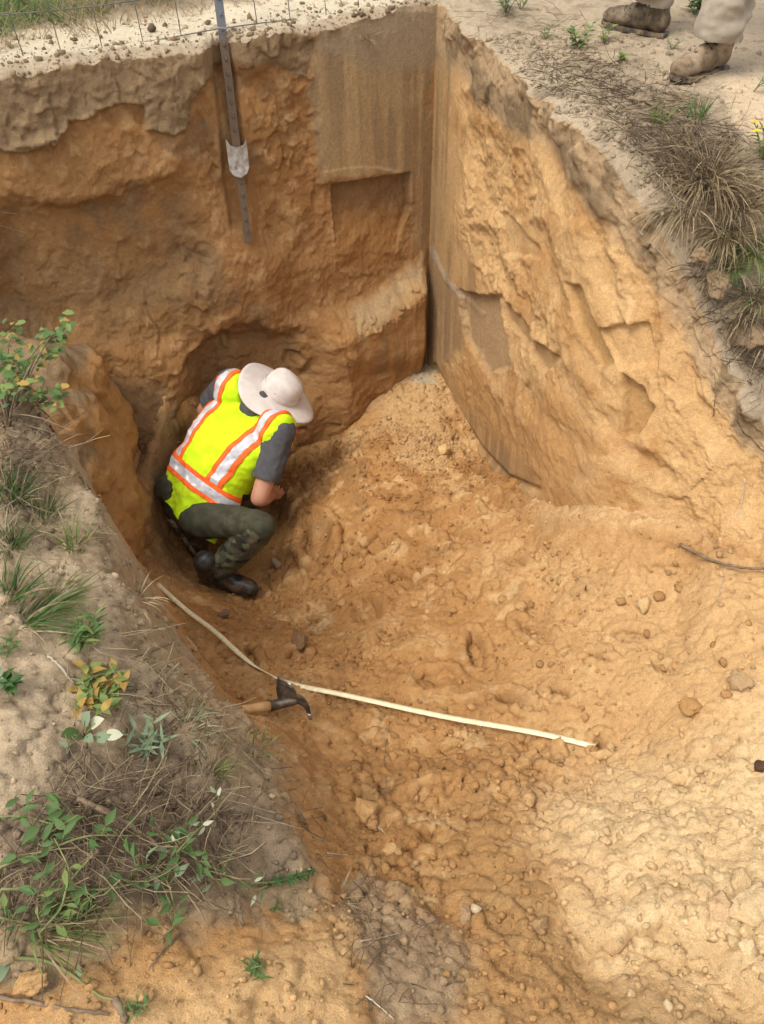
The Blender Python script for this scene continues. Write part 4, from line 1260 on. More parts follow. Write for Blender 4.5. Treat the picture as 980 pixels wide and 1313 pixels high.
    ellipsoid(mb, pelvis - N * 0.09 - S * 0.02, [Rr * 0.185, N * 0.135, S * 0.125])
    for h, k in ((hipR, kneeR), (hipL, kneeL)):
        capsule(mb, h, h + (k - h) * 0.5, 0.095, 0.084); capsule(mb, h + (k - h) * 0.5, k, 0.084, 0.070)
    capsule(mb, kneeR, kneeR + (ankR - kneeR) * 0.5, 0.072, 0.068)
    capsule(mb, kneeL, kneeL + (ankL - kneeL) * 0.7, 0.070, 0.066)
    me = fuse(mb, 0.009, 5)
    co, no = get_co(me)
    put_co(me, co + no * (0.010 * fbm(co[:, 0] * 1.2 + co[:, 2] * 1.5, co[:, 1] * 2.2 - co[:, 0], 11, 3, seed=513))[:, None])
    child('trousers', me, TROUSM)
    for k, a, nm in ((kneeR, ankR, 1), (kneeL, ankL, 2)):
        mb = MB()
        d = unit(a - k)
        capsule(mb, k + d * 0.03, k + (a - k) * 0.6, 0.080, 0.074); capsule(mb, k + (a - k) * 0.6, k + (a - k) * 0.86, 0.074, 0.066)
        me = fuse(mb, 0.009, 4)
        co, no = get_co(me)
        put_co(me, co + no * (0.007 * fbm(co[:, 0] + co[:, 1], co[:, 2] * 1.6, 20, 3, seed=514 + nm))[:, None])
        child('gaiter', me, CAMOM)
    b = boot_parts(root, frame((0.96, -0.28, -0.04), (-0.25, -0.15, 1), ankR + A(-0.015, 0.02, -0.085)), 0.20, BOOTM)
    b.matrix_parent_inverse = inv
    b = boot_parts(root, frame(A(0.22, 0.0, -0.75), A(0.72, 0.66, 0.15), ankL + A(-0.055, -0.055, 0.03)), 0.17, BOOTM)
    b.matrix_parent_inverse = inv
    # vest
    mb = MB()
    torso(mb, 0.048, 0.040, -0.24, 1.02)
    for s_, e_ in ((shR, elR), (shL, elL)):
        c = s_ - Rr * (0.030 if s_ is shR else -0.030)
        ellipsoid(mb, c - S * 0.012 - N * 0.0, [Rr * 0.092, N * 0.096, S * 0.098])
    vest = fuse(mb, 0.007, 6)
    vest = cut(vest, [(pelvis - S * 0.060, S + N * 0.02 + Rr * 0.10)])
    bm = bmesh.new(); bm.from_mesh(vest)
    nk = Vector(c7 + S * 0.065 - N * 0.055)
    bmesh.ops.delete(bm, geom=[f for f in bm.faces if (f.calc_center_median() - nk).length < 0.080 or ((f.calc_center_median() - Vector(pelvis)).dot(Vector(N)) < -0.060 and (f.calc_center_median() - Vector(pelvis)).dot(Vector(S)) < 0.20)], context='FACES')
    bm.to_mesh(vest); bm.free()
    co, no = get_co(vest)
    rel = co - pelvis
    ls, lr = rel @ S, rel @ Rr
    fold = 0.011 * fbm(lr * 1.0 + ls * 0.5, ls * 1.4 - lr * 0.6, 8, 3, seed=521) + 0.010 * np.sin(lr * 34 + 4 * ls) * (1 - sstep(0.05, 0.26, ls)) + 0.005 * fbm(lr, ls, 24, 2, seed=522) + 0.012 * (ridged(lr * 1.2 + ls * 0.8, ls * 0.8 - lr * 0.5, 7, 2, seed=523) - 0.5) + 0.006 * (ridged(lr - ls * 0.7, ls + lr * 0.4, 15, 2, seed=524) - 0.5)
    put_co(vest, co + no * fold[:, None])
    vo = child('vest', vest, VESTM)
    def strip(name, planes, mat, d):
        m = cut(vest, planes)
        c, n = get_co(m)
        put_co(m, c + n * d)
        o = link(name, m, mat, vo)
        sol = o.modifiers.new('thickness', 'SOLIDIFY'); sol.thickness = d * 0.9; sol.offset = -1
        return o
    P = pelvis
    def band(ax, lo, hi): return [(P + ax * lo, ax), (P + ax * hi, -ax)]
    belt0, belt1 = 0.085, 0.175
    tilt = unit(S + Rr * 0.0)
    for name, lo, hi, mat, d in (('orange_trim', belt0, belt0 + 0.022, ORANGEM, 0.004), ('reflective_belt', belt0 + 0.022, belt1 - 0.022, REFLM, 0.0035), ('orange_trim', belt1 - 0.022, belt1, ORANGEM, 0.004)):
        strip(name, band(tilt, lo, hi), mat, d)
    for cx in (-0.125, 0.105):
        for name, lo, hi, mat, d in (('orange_trim', -0.043, -0.021, ORANGEM, 0.004), ('reflective_stripe', -0.021, 0.021, REFLM, 0.0035), ('orange_trim', 0.021, 0.043, ORANGEM, 0.004)):
            ax = unit(Rr + S * (0.10 if cx < 0 else -0.06))
            strip(name, band(ax, cx + lo, cx + hi) + [(P + S * (belt1 + 0.001), S)], mat, d)
    # sun hat
    hat = empty('sun_hat', (0, 0, 0)); hat.parent = root; hat.matrix_parent_inverse = inv
    hb = hc + up * 0.045
    def ring(r, h, n=48, wav=0.0, drop=0.0):
        out = []
        for k in range(n):
            a = 2 * math.pi * k / n
            w = wav * (math.sin(2 * a + 0.9) + 0.45 * math.sin(3 * a + 2.0))
            out.append(hb + (rt * math.cos(a) * r * 0.96 + fw * math.sin(a) * r * 1.04) + up * (h + w - drop))
        return out
    def loft(rings, cap_end=True):
        n = len(rings[0]); V = [p for r in rings for p in r]
        F = [(i * n + k, i * n + (k + 1) % n, (i + 1) * n + (k + 1) % n, (i + 1) * n + k) for i in range(len(rings) - 1) for k in range(n)]
        if cap_end: F.append(tuple(range((len(rings) - 1) * n, len(rings) * n)))
        m = MB(); m.add(V, F); return m
    rings = [ring(0.099, -0.012), ring(0.098, 0.01), ring(0.096, 0.035), ring(0.092, 0.058), ring(0.084, 0.078), ring(0.070, 0.091), ring(0.052, 0.099), ring(0.030, 0.105), ring(0.006, 0.1055)]
    cm = loft(rings)
    co = np.array(cm.v)
    rel = co - hb
    co += up[None, :] * (0.010 * fbm(rel @ rt, rel @ fw, 14, 2, seed=531) * sstep(0.03, 0.09, rel @ up))[:, None]
    cm.v = [tuple(p) for p in co]
    crown = cm.build('crown', HATM, hat)
    br = []
    for i in range(9):
        t = i / 8.0
        br.append(ring(0.096 + 0.112 * t, -0.006, 64, 0.020 * t * t, 0.020 * t - 0.004 * math.sin(math.pi * t)))
    br += [ring(0.2085, -0.010, 64, 0.020, 0.020), ring(0.207, -0.013, 64, 0.020, 0.020)]
    for i in range(8, -1, -1):
        t = i / 8.0
        br.append(ring(0.096 + 0.111 * t, -0.010, 64, 0.020 * t * t, 0.020 * t - 0.004 * math.sin(math.pi * t)))
    loft(br, False).build('brim', HATM, hat)
    bd = loft([ring(0.1005, 0.002), ring(0.1012, 0.006), ring(0.1002, 0.026), ring(0.0990, 0.030)], False)
    bd.build('hat_band', HATM, crown)
    # cord lock on the band, at the back towards the camera
    root.location = root.location + Vector((-0.012, -0.075, 0.0))
    ca = unit(CAM - hb); ca = unit(ca - up * ca.dot(up))
    p = hb + ca * 0.105 + up * 0.02 - rt * 0.02
    k = MB(); ellipsoid(k, p, [np.cross(ca, up) * 0.012, ca * 0.008, up * 0.016], 12, 8)
    k.build('cord_lock', CLIPM, crown)
    return root
build_digger()

# ---- the bystander at the rim: boots and trouser legs in view
def build_bystander():
    A = lambda *p: np.array(p, float)
    def gz(x, y): return drop(x, y)[0][2]
    hn, hf_ = A(1.215, 3.29, 0), A(1.09, 3.74, 0)
    dn, df = unit(A(-0.82, -0.57, 0)), unit(A(-0.80, 0.60, 0))
    hn[2] = max(gz(*(hn[:2] + dn[:2] * k)) for k in (-0.05, 0, 0.1, 0.2)) - 0.005
    hf_[2] = max(gz(*(hf_[:2] + df[:2] * k)) for k in (-0.05, 0, 0.1, 0.2)) - 0.005
    root = empty('person', (float(hn[0]), float(hn[1]), float(hn[2])))
    tag(root, 'person in khaki trousers and brown suede boots standing at the pit rim', 'person')
    inv = Matrix.Translation(root.location).inverted()
    def child(name, me, mat):
        o = link(name, me, mat, root); o.matrix_parent_inverse = inv; return o
    up = A(0, 0, 1)
    pel = (hn + hf_) / 2 + A(0.17, 0.05, 0.93)
    hips = (pel + A(0.0, -0.10, 0), pel + A(0.0, 0.10, 0))
    ank = (hn + up * 0.10, hf_ + up * 0.10)
    kn = (ank[0] + A(0.02, -0.0, 0.42), ank[1] + A(-0.02, -0.02, 0.43))
    mb = MB()
    chest, neck = pel + A(-0.03, 0, 0.42), pel + A(-0.05, 0, 0.56)
    ellipsoid(mb, pel, [A(.12, 0, 0), A(0, .16, 0), A(0, 0, .13)])
    capsule(mb, pel, pel + A(-0.02, 0, 0.25), 0.115, 0.12); ellipsoid(mb, chest - A(0, 0, 0.08), [A(.115, 0, 0), A(0, .18, 0), A(0, 0, .2)])
    capsule(mb, neck - A(0, 0, 0.05), neck + A(-0.03, 0, 0.07), 0.06, 0.055)
    head_shapes(mb, neck + A(-0.05, 0, 0.18), A(-0.25, 0, 1), A(-1, 0, -0.25))
    for sgn in (-1, 1):
        sh = neck + A(0, 0.19 * sgn, -0.07); el = sh + A(0.03, 0.06 * sgn, -0.29); wr = el + A(-0.12, -0.02 * sgn, -0.22)
        capsule(mb, sh, el, 0.055, 0.043); capsule(mb, el, wr, 0.042, 0.028); hand(mb, wr, wr - el, A(-0.3, -sgn, 0), 0.3, sgn)
    for i in (0, 1):
        capsule(mb, hips[i], kn[i], 0.08, 0.054); capsule(mb, kn[i], ank[i], 0.053, 0.036)
    child('body', fuse(mb, 0.008, 3), SKIN)
    mb = MB()
    ellipsoid(mb, pel, [A(.135, 0, 0), A(0, .175, 0), A(0, 0, .12)])
    for i, d in ((0, dn), (1, df)):
        capsule(mb, hips[i], kn[i], 0.105, 0.085); hem = ank[i] + up * 0.045 + d * 0.02
        capsule(mb, kn[i], (kn[i] + hem) / 2, 0.083, 0.083); capsule(mb, (kn[i] + hem) / 2, hem, 0.083, 0.088)
    me = fuse(mb, 0.008, 4)
    zc = min(ank[0][2], ank[1][2])
    bm = bmesh.new(); bm.from_mesh(me)
    dele = []
    for f in bm.faces:
        c = f.calc_center_median()
        i = 0 if (c.xy - Vector(ank[0][:2])).length < (c.xy - Vector(ank[1][:2])).length else 1
        if c.z < ank[i][2] + 0.012 + 0.25 * ((c.xy - Vector(ank[i][:2])).dot(Vector((dn, df)[i][:2]))) * 0.5: dele.append(f)
    bmesh.ops.delete(bm, geom=dele, context='FACES'); bm.to_mesh(me); bm.free()
    co, no = get_co(me)
    hz = co[:, 2] - zc
    crease = 0.012 * fbm(co[:, 0] * 1.6 + hz * 1.2, co[:, 1] * 1.6 + hz * 2.6, 9, 3, seed=541) + 0.009 * np.sin(hz * 62 + 5 * np.sin(co[:, 0] * 9 + co[:, 1] * 7)) * (1 - sstep(0.10, 0.34, hz)) * (0.5 + 0.5 * np.sin(co[:, 0] * 23 + 11 * co[:, 1]))
    put_co(me, co + no * crease[:, None])
    child('trousers', me, KHAKIM)
    mb = MB()
    capsule(mb, pel + A(0, 0, 0.06), pel + A(-0.02, 0, 0.25), 0.135, 0.135); ellipsoid(mb, chest - A(0, 0, 0.08), [A(.13, 0, 0), A(0, .195, 0), A(0, 0, .21)])
    for sgn in (-1, 1):
        sh = neck + A(0, 0.19 * sgn, -0.07); el = sh + A(0.03, 0.06 * sgn, -0.29)
        capsule(mb, sh, el, 0.072, 0.06)
    child('shirt', fuse(mb, 0.010, 4), PLAIDM)
    for h, d in ((hn, dn), (hf_, df)):
        b = boot_parts(root, frame(d, up, h), 0.14, SUEDEM if d is dn else DSUEDE, True, 0.92)
        b.matrix_parent_inverse = inv
build_bystander()
# ------------------------------------------------------------------ steel post and wire fence
RND = random.Random(11)
def rr(a, b): return RND.uniform(a, b)

def post_mat():
    m, n, l, b = new_mat('painted_steel_stained_with_soil')
    b.inputs['Roughness'].default_value = 0.6
    tc = n.new('ShaderNodeTexCoord'); sp = n.new('ShaderNodeSeparateXYZ')
    l.new(tc.outputs['Object'], sp.inputs[0])
    nz = n.new('ShaderNodeTexNoise'); nz.inputs['Scale'].default_value = 40; nz.inputs['Detail'].default_value = 5
    l.new(tc.outputs['Object'], nz.inputs['Vector'])
    ad = n.new('ShaderNodeMath'); ad.operation = 'MULTIPLY_ADD'; ad.inputs[1].default_value = 0.12
    l.new(nz.outputs['Fac'], ad.inputs[0]); l.new(sp.outputs['Z'], ad.inputs[2])
    cr = n.new('ShaderNodeValToRGB')
    cr.color_ramp.elements[0].position = 0.04; cr.color_ramp.elements[0].color = (0.115, 0.075, 0.043, 1)
    cr.color_ramp.elements[1].position = 0.09; cr.color_ramp.elements[1].color = (0.14, 0.15, 0.165, 1)
    l.new(ad.outputs[0], cr.inputs[0])
    mx = n.new('ShaderNodeMix'); mx.data_type = 'RGBA'; mx.blend_type = 'MULTIPLY'; mx.inputs[0].default_value = 0.6
    l.new(cr.outputs[0], mx.inputs[6]); l.new(nz.outputs['Color'], mx.inputs[7])
    l.new(cr.outputs[0], b.inputs['Base Color'])
    return m
POSTM = post_mat()
PLATEM = plain_mat('grey_weathered_plate', (0.24, 0.20, 0.155), 0.6, scale=40, color2=(0.44, 0.41, 0.37), metal=0.2, bump=0.2)
WIREM = plain_mat('grey_wire', (0.15, 0.14, 0.13), 0.5, metal=0.5, var=0.3)

pA = hit(287, 100)[0]; pB = hit(311, 292)[0]
inw = np.array([0.43, -0.90, 0.0])
axis_t = pA + inw * 0.012; axis_b = pB + inw * 0.012
axis_b[2] = -0.815 if abs(axis_b[2] + 0.8) < 0.3 else axis_b[2]
pd = unit(axis_t - axis_b)
gap = max(float((hit(287 + (v_ - 100) * 0.125, v_)[0] - (axis_b + (axis_t - axis_b) * ((292 - v_) / 192.0))) @ inw) for v_ in range(54, 296, 6))
axis_t = axis_t + inw * min(0.055, max(0.0, gap - 0.004)); axis_b = axis_b + inw * min(0.055, max(0.0, gap - 0.004))
post_top = axis_b + pd * (1.83)
POST0 = axis_b + pd * ((0.0 - axis_b[2]) / pd[2])         # where the post passes ground level
post = empty('fence_post', tuple(POST0))
tag(post, 'steel fence post with studs and anchor plate left exposed in the pit wall', 'fence post')
pside = unit(np.cross(inw, pd)); pfront = unit(np.cross(pd, pside)) * 1.0
if pfront.dot(inw) < 0: pfront = -pfront
def pl(a, f, h):                                          # side, front, height above ground level
    return POST0 + pside * a + pfront * f + pd * h
def prism(mb, outline, h0, h1):
    n = len(outline)
    V = [pl(a, f, h) - POST0 for h in (h0, h1) for a, f in outline]
    F = [(i, (i + 1) % n, n + (i + 1) % n, n + i) for i in range(n)] + [tuple(range(n - 1, -1, -1)), tuple(range(n, 2 * n))]
    mb.add(V, F)
hb_ = float((axis_b - POST0) @ pd)
m = MB(); prism(m, [(-0.018, 0.004), (0.018, 0.004), (0.018, 0.0), (0.004, -0.002), (0.003, -0.034), (-0.003, -0.034), (-0.004, -0.002), (-0.018, 0.0)], hb_, hb_ + 1.83)
m.build('t_section', POSTM, post, smooth=False)
for k in range(32):
    h = hb_ + 0.05 + k * 0.054
    if abs(h + 0.47) < 0.09: continue
    m = MB()
    V = [pl(a, f, h + dh) - POST0 for (f, s) in ((0.003, 1.0), (0.011, 0.6)) for a, dh in ((-0.0065 * s, -0.009 * s), (0.0065 * s, -0.009 * s), (0.0065 * s, 0.009 * s), (-0.0065 * s, 0.009 * s))]
    m.add(V, [(3, 2, 1, 0), (4, 5, 6, 7), (0, 1, 5, 4), (1, 2, 6, 5), (2, 3, 7, 6), (3, 0, 4, 7)])
    m.build('stud', POSTM, post, smooth=False)
hp = -0.47                                                # anchor plate
ol = [(-0.046, 0.078), (-0.030, 0.056), (0.0, 0.050), (0.030, 0.060), (0.046, 0.088), (0.046, -0.040), (0.030, -0.066), (0.0, -0.076), (-0.030, -0.062), (-0.046, -0.036)]
m = MB()
V = [pl(a, f + 0.010 - 4.0 * a * a, hp + h) - POST0 for f in (0.002, 0.006) for a, h in ol]
n = len(ol)
m.add(V, [(i, (i + 1) % n, n + (i + 1) % n, n + i) for i in range(n)] + [tuple(range(n - 1, -1, -1)), tuple(range(n, 2 * n))])
m.build('anchor_plate', PLATEM, post, smooth=False)
m = MB(); m.tube([pl(-0.030, 0.0, 0.035) - POST0, pl(-0.022, 0.012, 0.028) - POST0, pl(0.0, 0.017, 0.03) - POST0, pl(0.026, 0.010, 0.034) - POST0], 0.0028, 6)
m.build('wire_clip', PLATEM, post)

fence = empty('wire_fence', (float(POST0[0]) - 0.03, float(POST0[1]) + 0.03, 0))
tag(fence, 'woven wire fence strung along the back rim of the pit', 'fence')
FO = np.array(fence.location)
fd = unit(np.array([0.90, 0.44, 0.0]))
def fp(s, z, jit=0.0):
    return np.array([0, 0, 0]) + fd * s + np.array([0, 0, z]) + jit * np.array([0.4, -0.9, 0])
heights = [0.02, 0.165, 0.32, 0.48, 0.66, 0.86, 1.05]
for i, z in enumerate(heights):
    pts = [fp(s, z + 0.006 * math.sin(s * 7 + i) - 0.02 * math.sin(math.pi * ((s + 3) % 3) / 3), 0.006 * math.sin(s * 11 + 2 * i)) for s in np.linspace(-3.2, 1.6, 70)]
    MB().tube(pts, 0.0024, 5).build('line_wire', WIREM, fence)
for s in np.arange(-3.15, 1.6, 0.158):
    k = rr(-0.02, 0.02)
    pts = [fp(s + k * (z - 0.5) + 0.004 * math.sin(z * 30), z + 0.006 * math.sin(s * 7 + i) - 0.02 * math.sin(math.pi * ((s + 3) % 3) / 3)) for i, z in enumerate(heights)]
    MB().tube(pts, 0.0019, 5).build('stay_wire', WIREM, fence)

# ------------------------------------------------------------------ pale measuring strip across the floor
TAPEM = plain_mat('cream_strip', (0.62, 0.52, 0.30), 0.6, scale=60, color2=(0.76, 0.66, 0.42))
px = [(203, 752), (216, 765), (233, 780), (270, 812), (312, 848), (340, 864), (362, 876), (378, 881), (430, 893), (530, 919), (640, 941), (763, 959)]
P3 = [hit(*p)[0] for p in px]
tt = np.linspace(0, len(P3) - 1, 90)
P3 = np.array(P3)
cur = np.stack([np.interp(tt, np.arange(len(P3)), P3[:, k]) for k in range(3)], -1)
for _ in range(40):
    cur[1:-1] = 0.25 * cur[:-2] + 0.5 * cur[1:-1] + 0.25 * cur[2:]
gz0 = np.array([drop(p[0], p[1], p[2] + 0.3)[0][2] for p in cur])
zt = np.array([gz0[max(0, i - 3):i + 4].max() for i in range(len(cur))])
for _ in range(30):
    zt[1:-1] = 0.25 * zt[:-2] + 0.5 * zt[1:-1] + 0.25 * zt[2:]
V, F = [], []
for i in range(len(cur)):
    c = cur[i].copy(); c[2] = zt[i] + 0.009
    d = unit(cur[min(i + 1, 89)] - cur[max(i - 1, 0)])
    u_ = tt[i]
    tw = 1.25 * math.exp(-((u_ - 5.2) / 0.75) ** 2)                    # twisted on edge in the middle
    side = unit(np.cross(d, [0, 0, 1])); upv = np.cross(side, d)
    ax = side * math.cos(tw) + upv * math.sin(tw); nn = -side * math.sin(tw) + upv * math.cos(tw)
    w = 0.0095 * (1 - 0.35 * math.exp(-((u_ - 5.2) / 0.8) ** 2))
    for a, b in ((-1, 0), (0, 0.25), (1, 0), (1, -0.2), (0, 0.05), (-1, -0.2)):
        V.append(c + ax * a * w + nn * b * 0.010)
    if i:
        o = (i - 1) * 6
        F += [(o + k, o + (k + 1) % 6, o + 6 + (k + 1) % 6, o + 6 + k) for k in range(6)]
F += [tuple(range(5, -1, -1)), tuple(range(89 * 6, 90 * 6))]
m = MB(); m.add(V, F)
tag(m.build('measuring_strip', TAPEM), 'long cream flexible strip lying in a curve across the pit floor', 'measuring strip')

# ------------------------------------------------------------------ short-handled digging hoe
WOODM = plain_mat('varnished_wood', (0.50, 0.27, 0.10), 0.5, scale=22, color2=(0.60, 0.36, 0.16), bump=0.1)
WOODE = plain_mat('dark_red_painted_end', (0.11, 0.035, 0.02), 0.6, var=0.3)
STEELM = plain_mat('dark_steel', (0.06, 0.055, 0.048), 0.45, metal=0.5, scale=40, color2=(0.20, 0.15, 0.10), bump=0.15)
EDGEM = plain_mat('edge_highlight_steel', (0.55, 0.54, 0.52), 0.3, metal=0.9, var=0.1)  # bright colour stands in for the highlight along the blade edge
hg = hit(345, 908)[0]
tH = float((hg - CAM) @ np.array([0, CP, -SP]))
hoe = empty('digging_hoe', tuple(hg)); tag(hoe, 'short hoe with wooden handle lying beside the cream strip', 'hoe')
def hq(u, v, lift=0.0): return at(u, v, tH - lift) - hg
bE, bH, bS = hq(291, 913.5, 0.165), hq(347, 905, 0.060), hq(375, 899, 0.055)
m = MB(); m.tube([bE + (bH - bE) * t for t in (0.17, 0.4, 0.7, 1.0)], [0.0165, 0.0155, 0.0155, 0.017], 14); m.build('handle', WOODM, hoe)
m = MB(); m.tube([bE + (bH - bE) * t for t in (0.0, 0.03, 0.17, 0.18)], [0.013, 0.0175, 0.0168, 0.0160], 14); m.build('handle_end', WOODE, hoe)
m = MB(); m.tube([bH - (bS - bH) * 0.03, bH + (bS - bH) * 0.5, bS, bS + (bS - bH) * 0.2], [0.0185, 0.0165, 0.016, 0.013], 14); m.build('socket', STEELM, hoe)
def plate(rows, th, name, mat):
    """rows: list of point lines; thickened into a shell."""
    R = np.array(rows); nr, nc = R.shape[:2]
    du = np.gradient(R, axis=0); dv = np.gradient(R, axis=1)
    nn = np.cross(du, dv); nn /= np.linalg.norm(nn, axis=2)[..., None] + 1e-9
    V = np.concatenate([(R + nn * th / 2).reshape(-1, 3), (R - nn * th / 2).reshape(-1, 3)])
    f = grid_faces(nr, nc); k = nr * nc
    F = [tuple(q) for q in f] + [tuple(q[::-1] + k) for q in f]
    bd = [i * nc for i in range(nr)] + [(nr - 1) * nc + j for j in range(1, nc)] + [i * nc + nc - 1 for i in range(nr - 2, -1, -1)] + list(range(nc - 2, 0, -1))
    F += [(a, a + k, b + k, b) for a, b in zip(bd, bd[1:] + bd[:1])]
    m = MB(); m.add(V, F); return m.build(name, mat, hoe)
def bez(a, b, c, t): return a * (1 - t) ** 2 + 2 * b * t * (1 - t) + c * t * t
l0 = (hq(364, 904, 0.050), hq(352, 897, 0.045), hq(356, 871.5, 0.050))
l1 = (hq(378, 897, 0.060), hq(384, 890, 0.085), hq(374.5, 880, 0.085))
rows = []
for t in np.linspace(0, 1, 9):
    a, b = bez(*l0, t), bez(*l1, t)
    rows.append([a + (b - a) * s for s in np.linspace(0, 1, 5)])
plate(rows, 0.005, 'hoe_blade', STEELM)
plate([[p + (p - q) * 0.0 + (p - q) / (np.linalg.norm(p - q) + 1e-9) * e for p, q in zip(rows[-1], rows[-3])] for e in (0.001, 0.010)], 0.004, 'cutting_edge', EDGEM)
k0 = (hq(374, 890, 0.068), hq(397, 888, 0.065), hq(399.5, 921, 0.012)); k1 = (hq(376, 902, 0.055), hq(390, 899, 0.050), hq(396.0, 920, 0.012))
rows = []
for t in np.linspace(0, 1, 10):
    a, b = bez(*k0, t), bez(*k1, t)
    rows.append([a + (b - a) * s for s in np.linspace(0, 1, 4)])
plate(rows, 0.006, 'pick_blade', STEELM)
plate([[p + unit(p - q) * e for p, q in zip(rows[-1], rows[-3])] for e in (-0.02, 0.004)], 0.0078, 'cutting_edge', EDGEM)

# ------------------------------------------------------------------ loose clods and stones
from mathutils import noise as mnoise
def clod_mesh(r, seed, sq=(1, 0.8, 0.65), sub=4, rough=0.42):
    bm = bmesh.new()
    bmesh.ops.create_icosphere(bm, subdivisions=sub, radius=1.0)
    rs = random.Random(seed)
    off = Vector((rs.uniform(-50, 50), rs.uniform(-50, 50), rs.uniform(-50, 50)))
    cuts = [(Vector((rs.gauss(0, 1), rs.gauss(0, 1), rs.gauss(0, 1))).normalized(), rs.uniform(0.55, 0.85)) for _ in range(4)]
    for v in bm.verts:
        d = v.co.normalized()
        k = 1 + rough * mnoise.fractal(d * 1.6 + off, 0.8, 2.1, 5)
        p = d * k
        for cn_, cd in cuts:
            e = p.dot(cn_) - cd
            if e > 0: p = p - cn_ * e * 0.85
        v.co = Vector((p.x * sq[0], p.y * sq[1], p.z * sq[2])) * r
    me = bpy.data.meshes.new('clod'); bm.to_mesh(me); bm.free()
    return me
def clod(name, u, v, wpx, col, label, cat, group=None, sq=(1, 0.8, 0.65), rz=None, sink=0.3, seed=None):
    p, n = hit(u, v)
    t = float((p - CAM) @ np.array([0, CP, -SP]))
    r = wpx * t / FPX / 2 / max(sq[0], sq[1])
    me = clod_mesh(r, seed if seed is not None else int(u * 7 + v * 13), sq, 4 if wpx > 24 else 3 if wpx > 15 else 2)
    set_color(me, np.array(col))
    o = link(name, me, SOIL)
    o.location = p + np.array([0, 0, r * sq[2] * (1 - sink)])
    o.rotation_euler = (rr(-0.2, 0.2), rr(-0.2, 0.2), rr(0, 6.28) if rz is None else rz)
    tag(o, label, cat, group)
    return o
OC, PC, BC = (0.45, 0.25, 0.095), (0.60, 0.41, 0.21), (0.30, 0.19, 0.10)
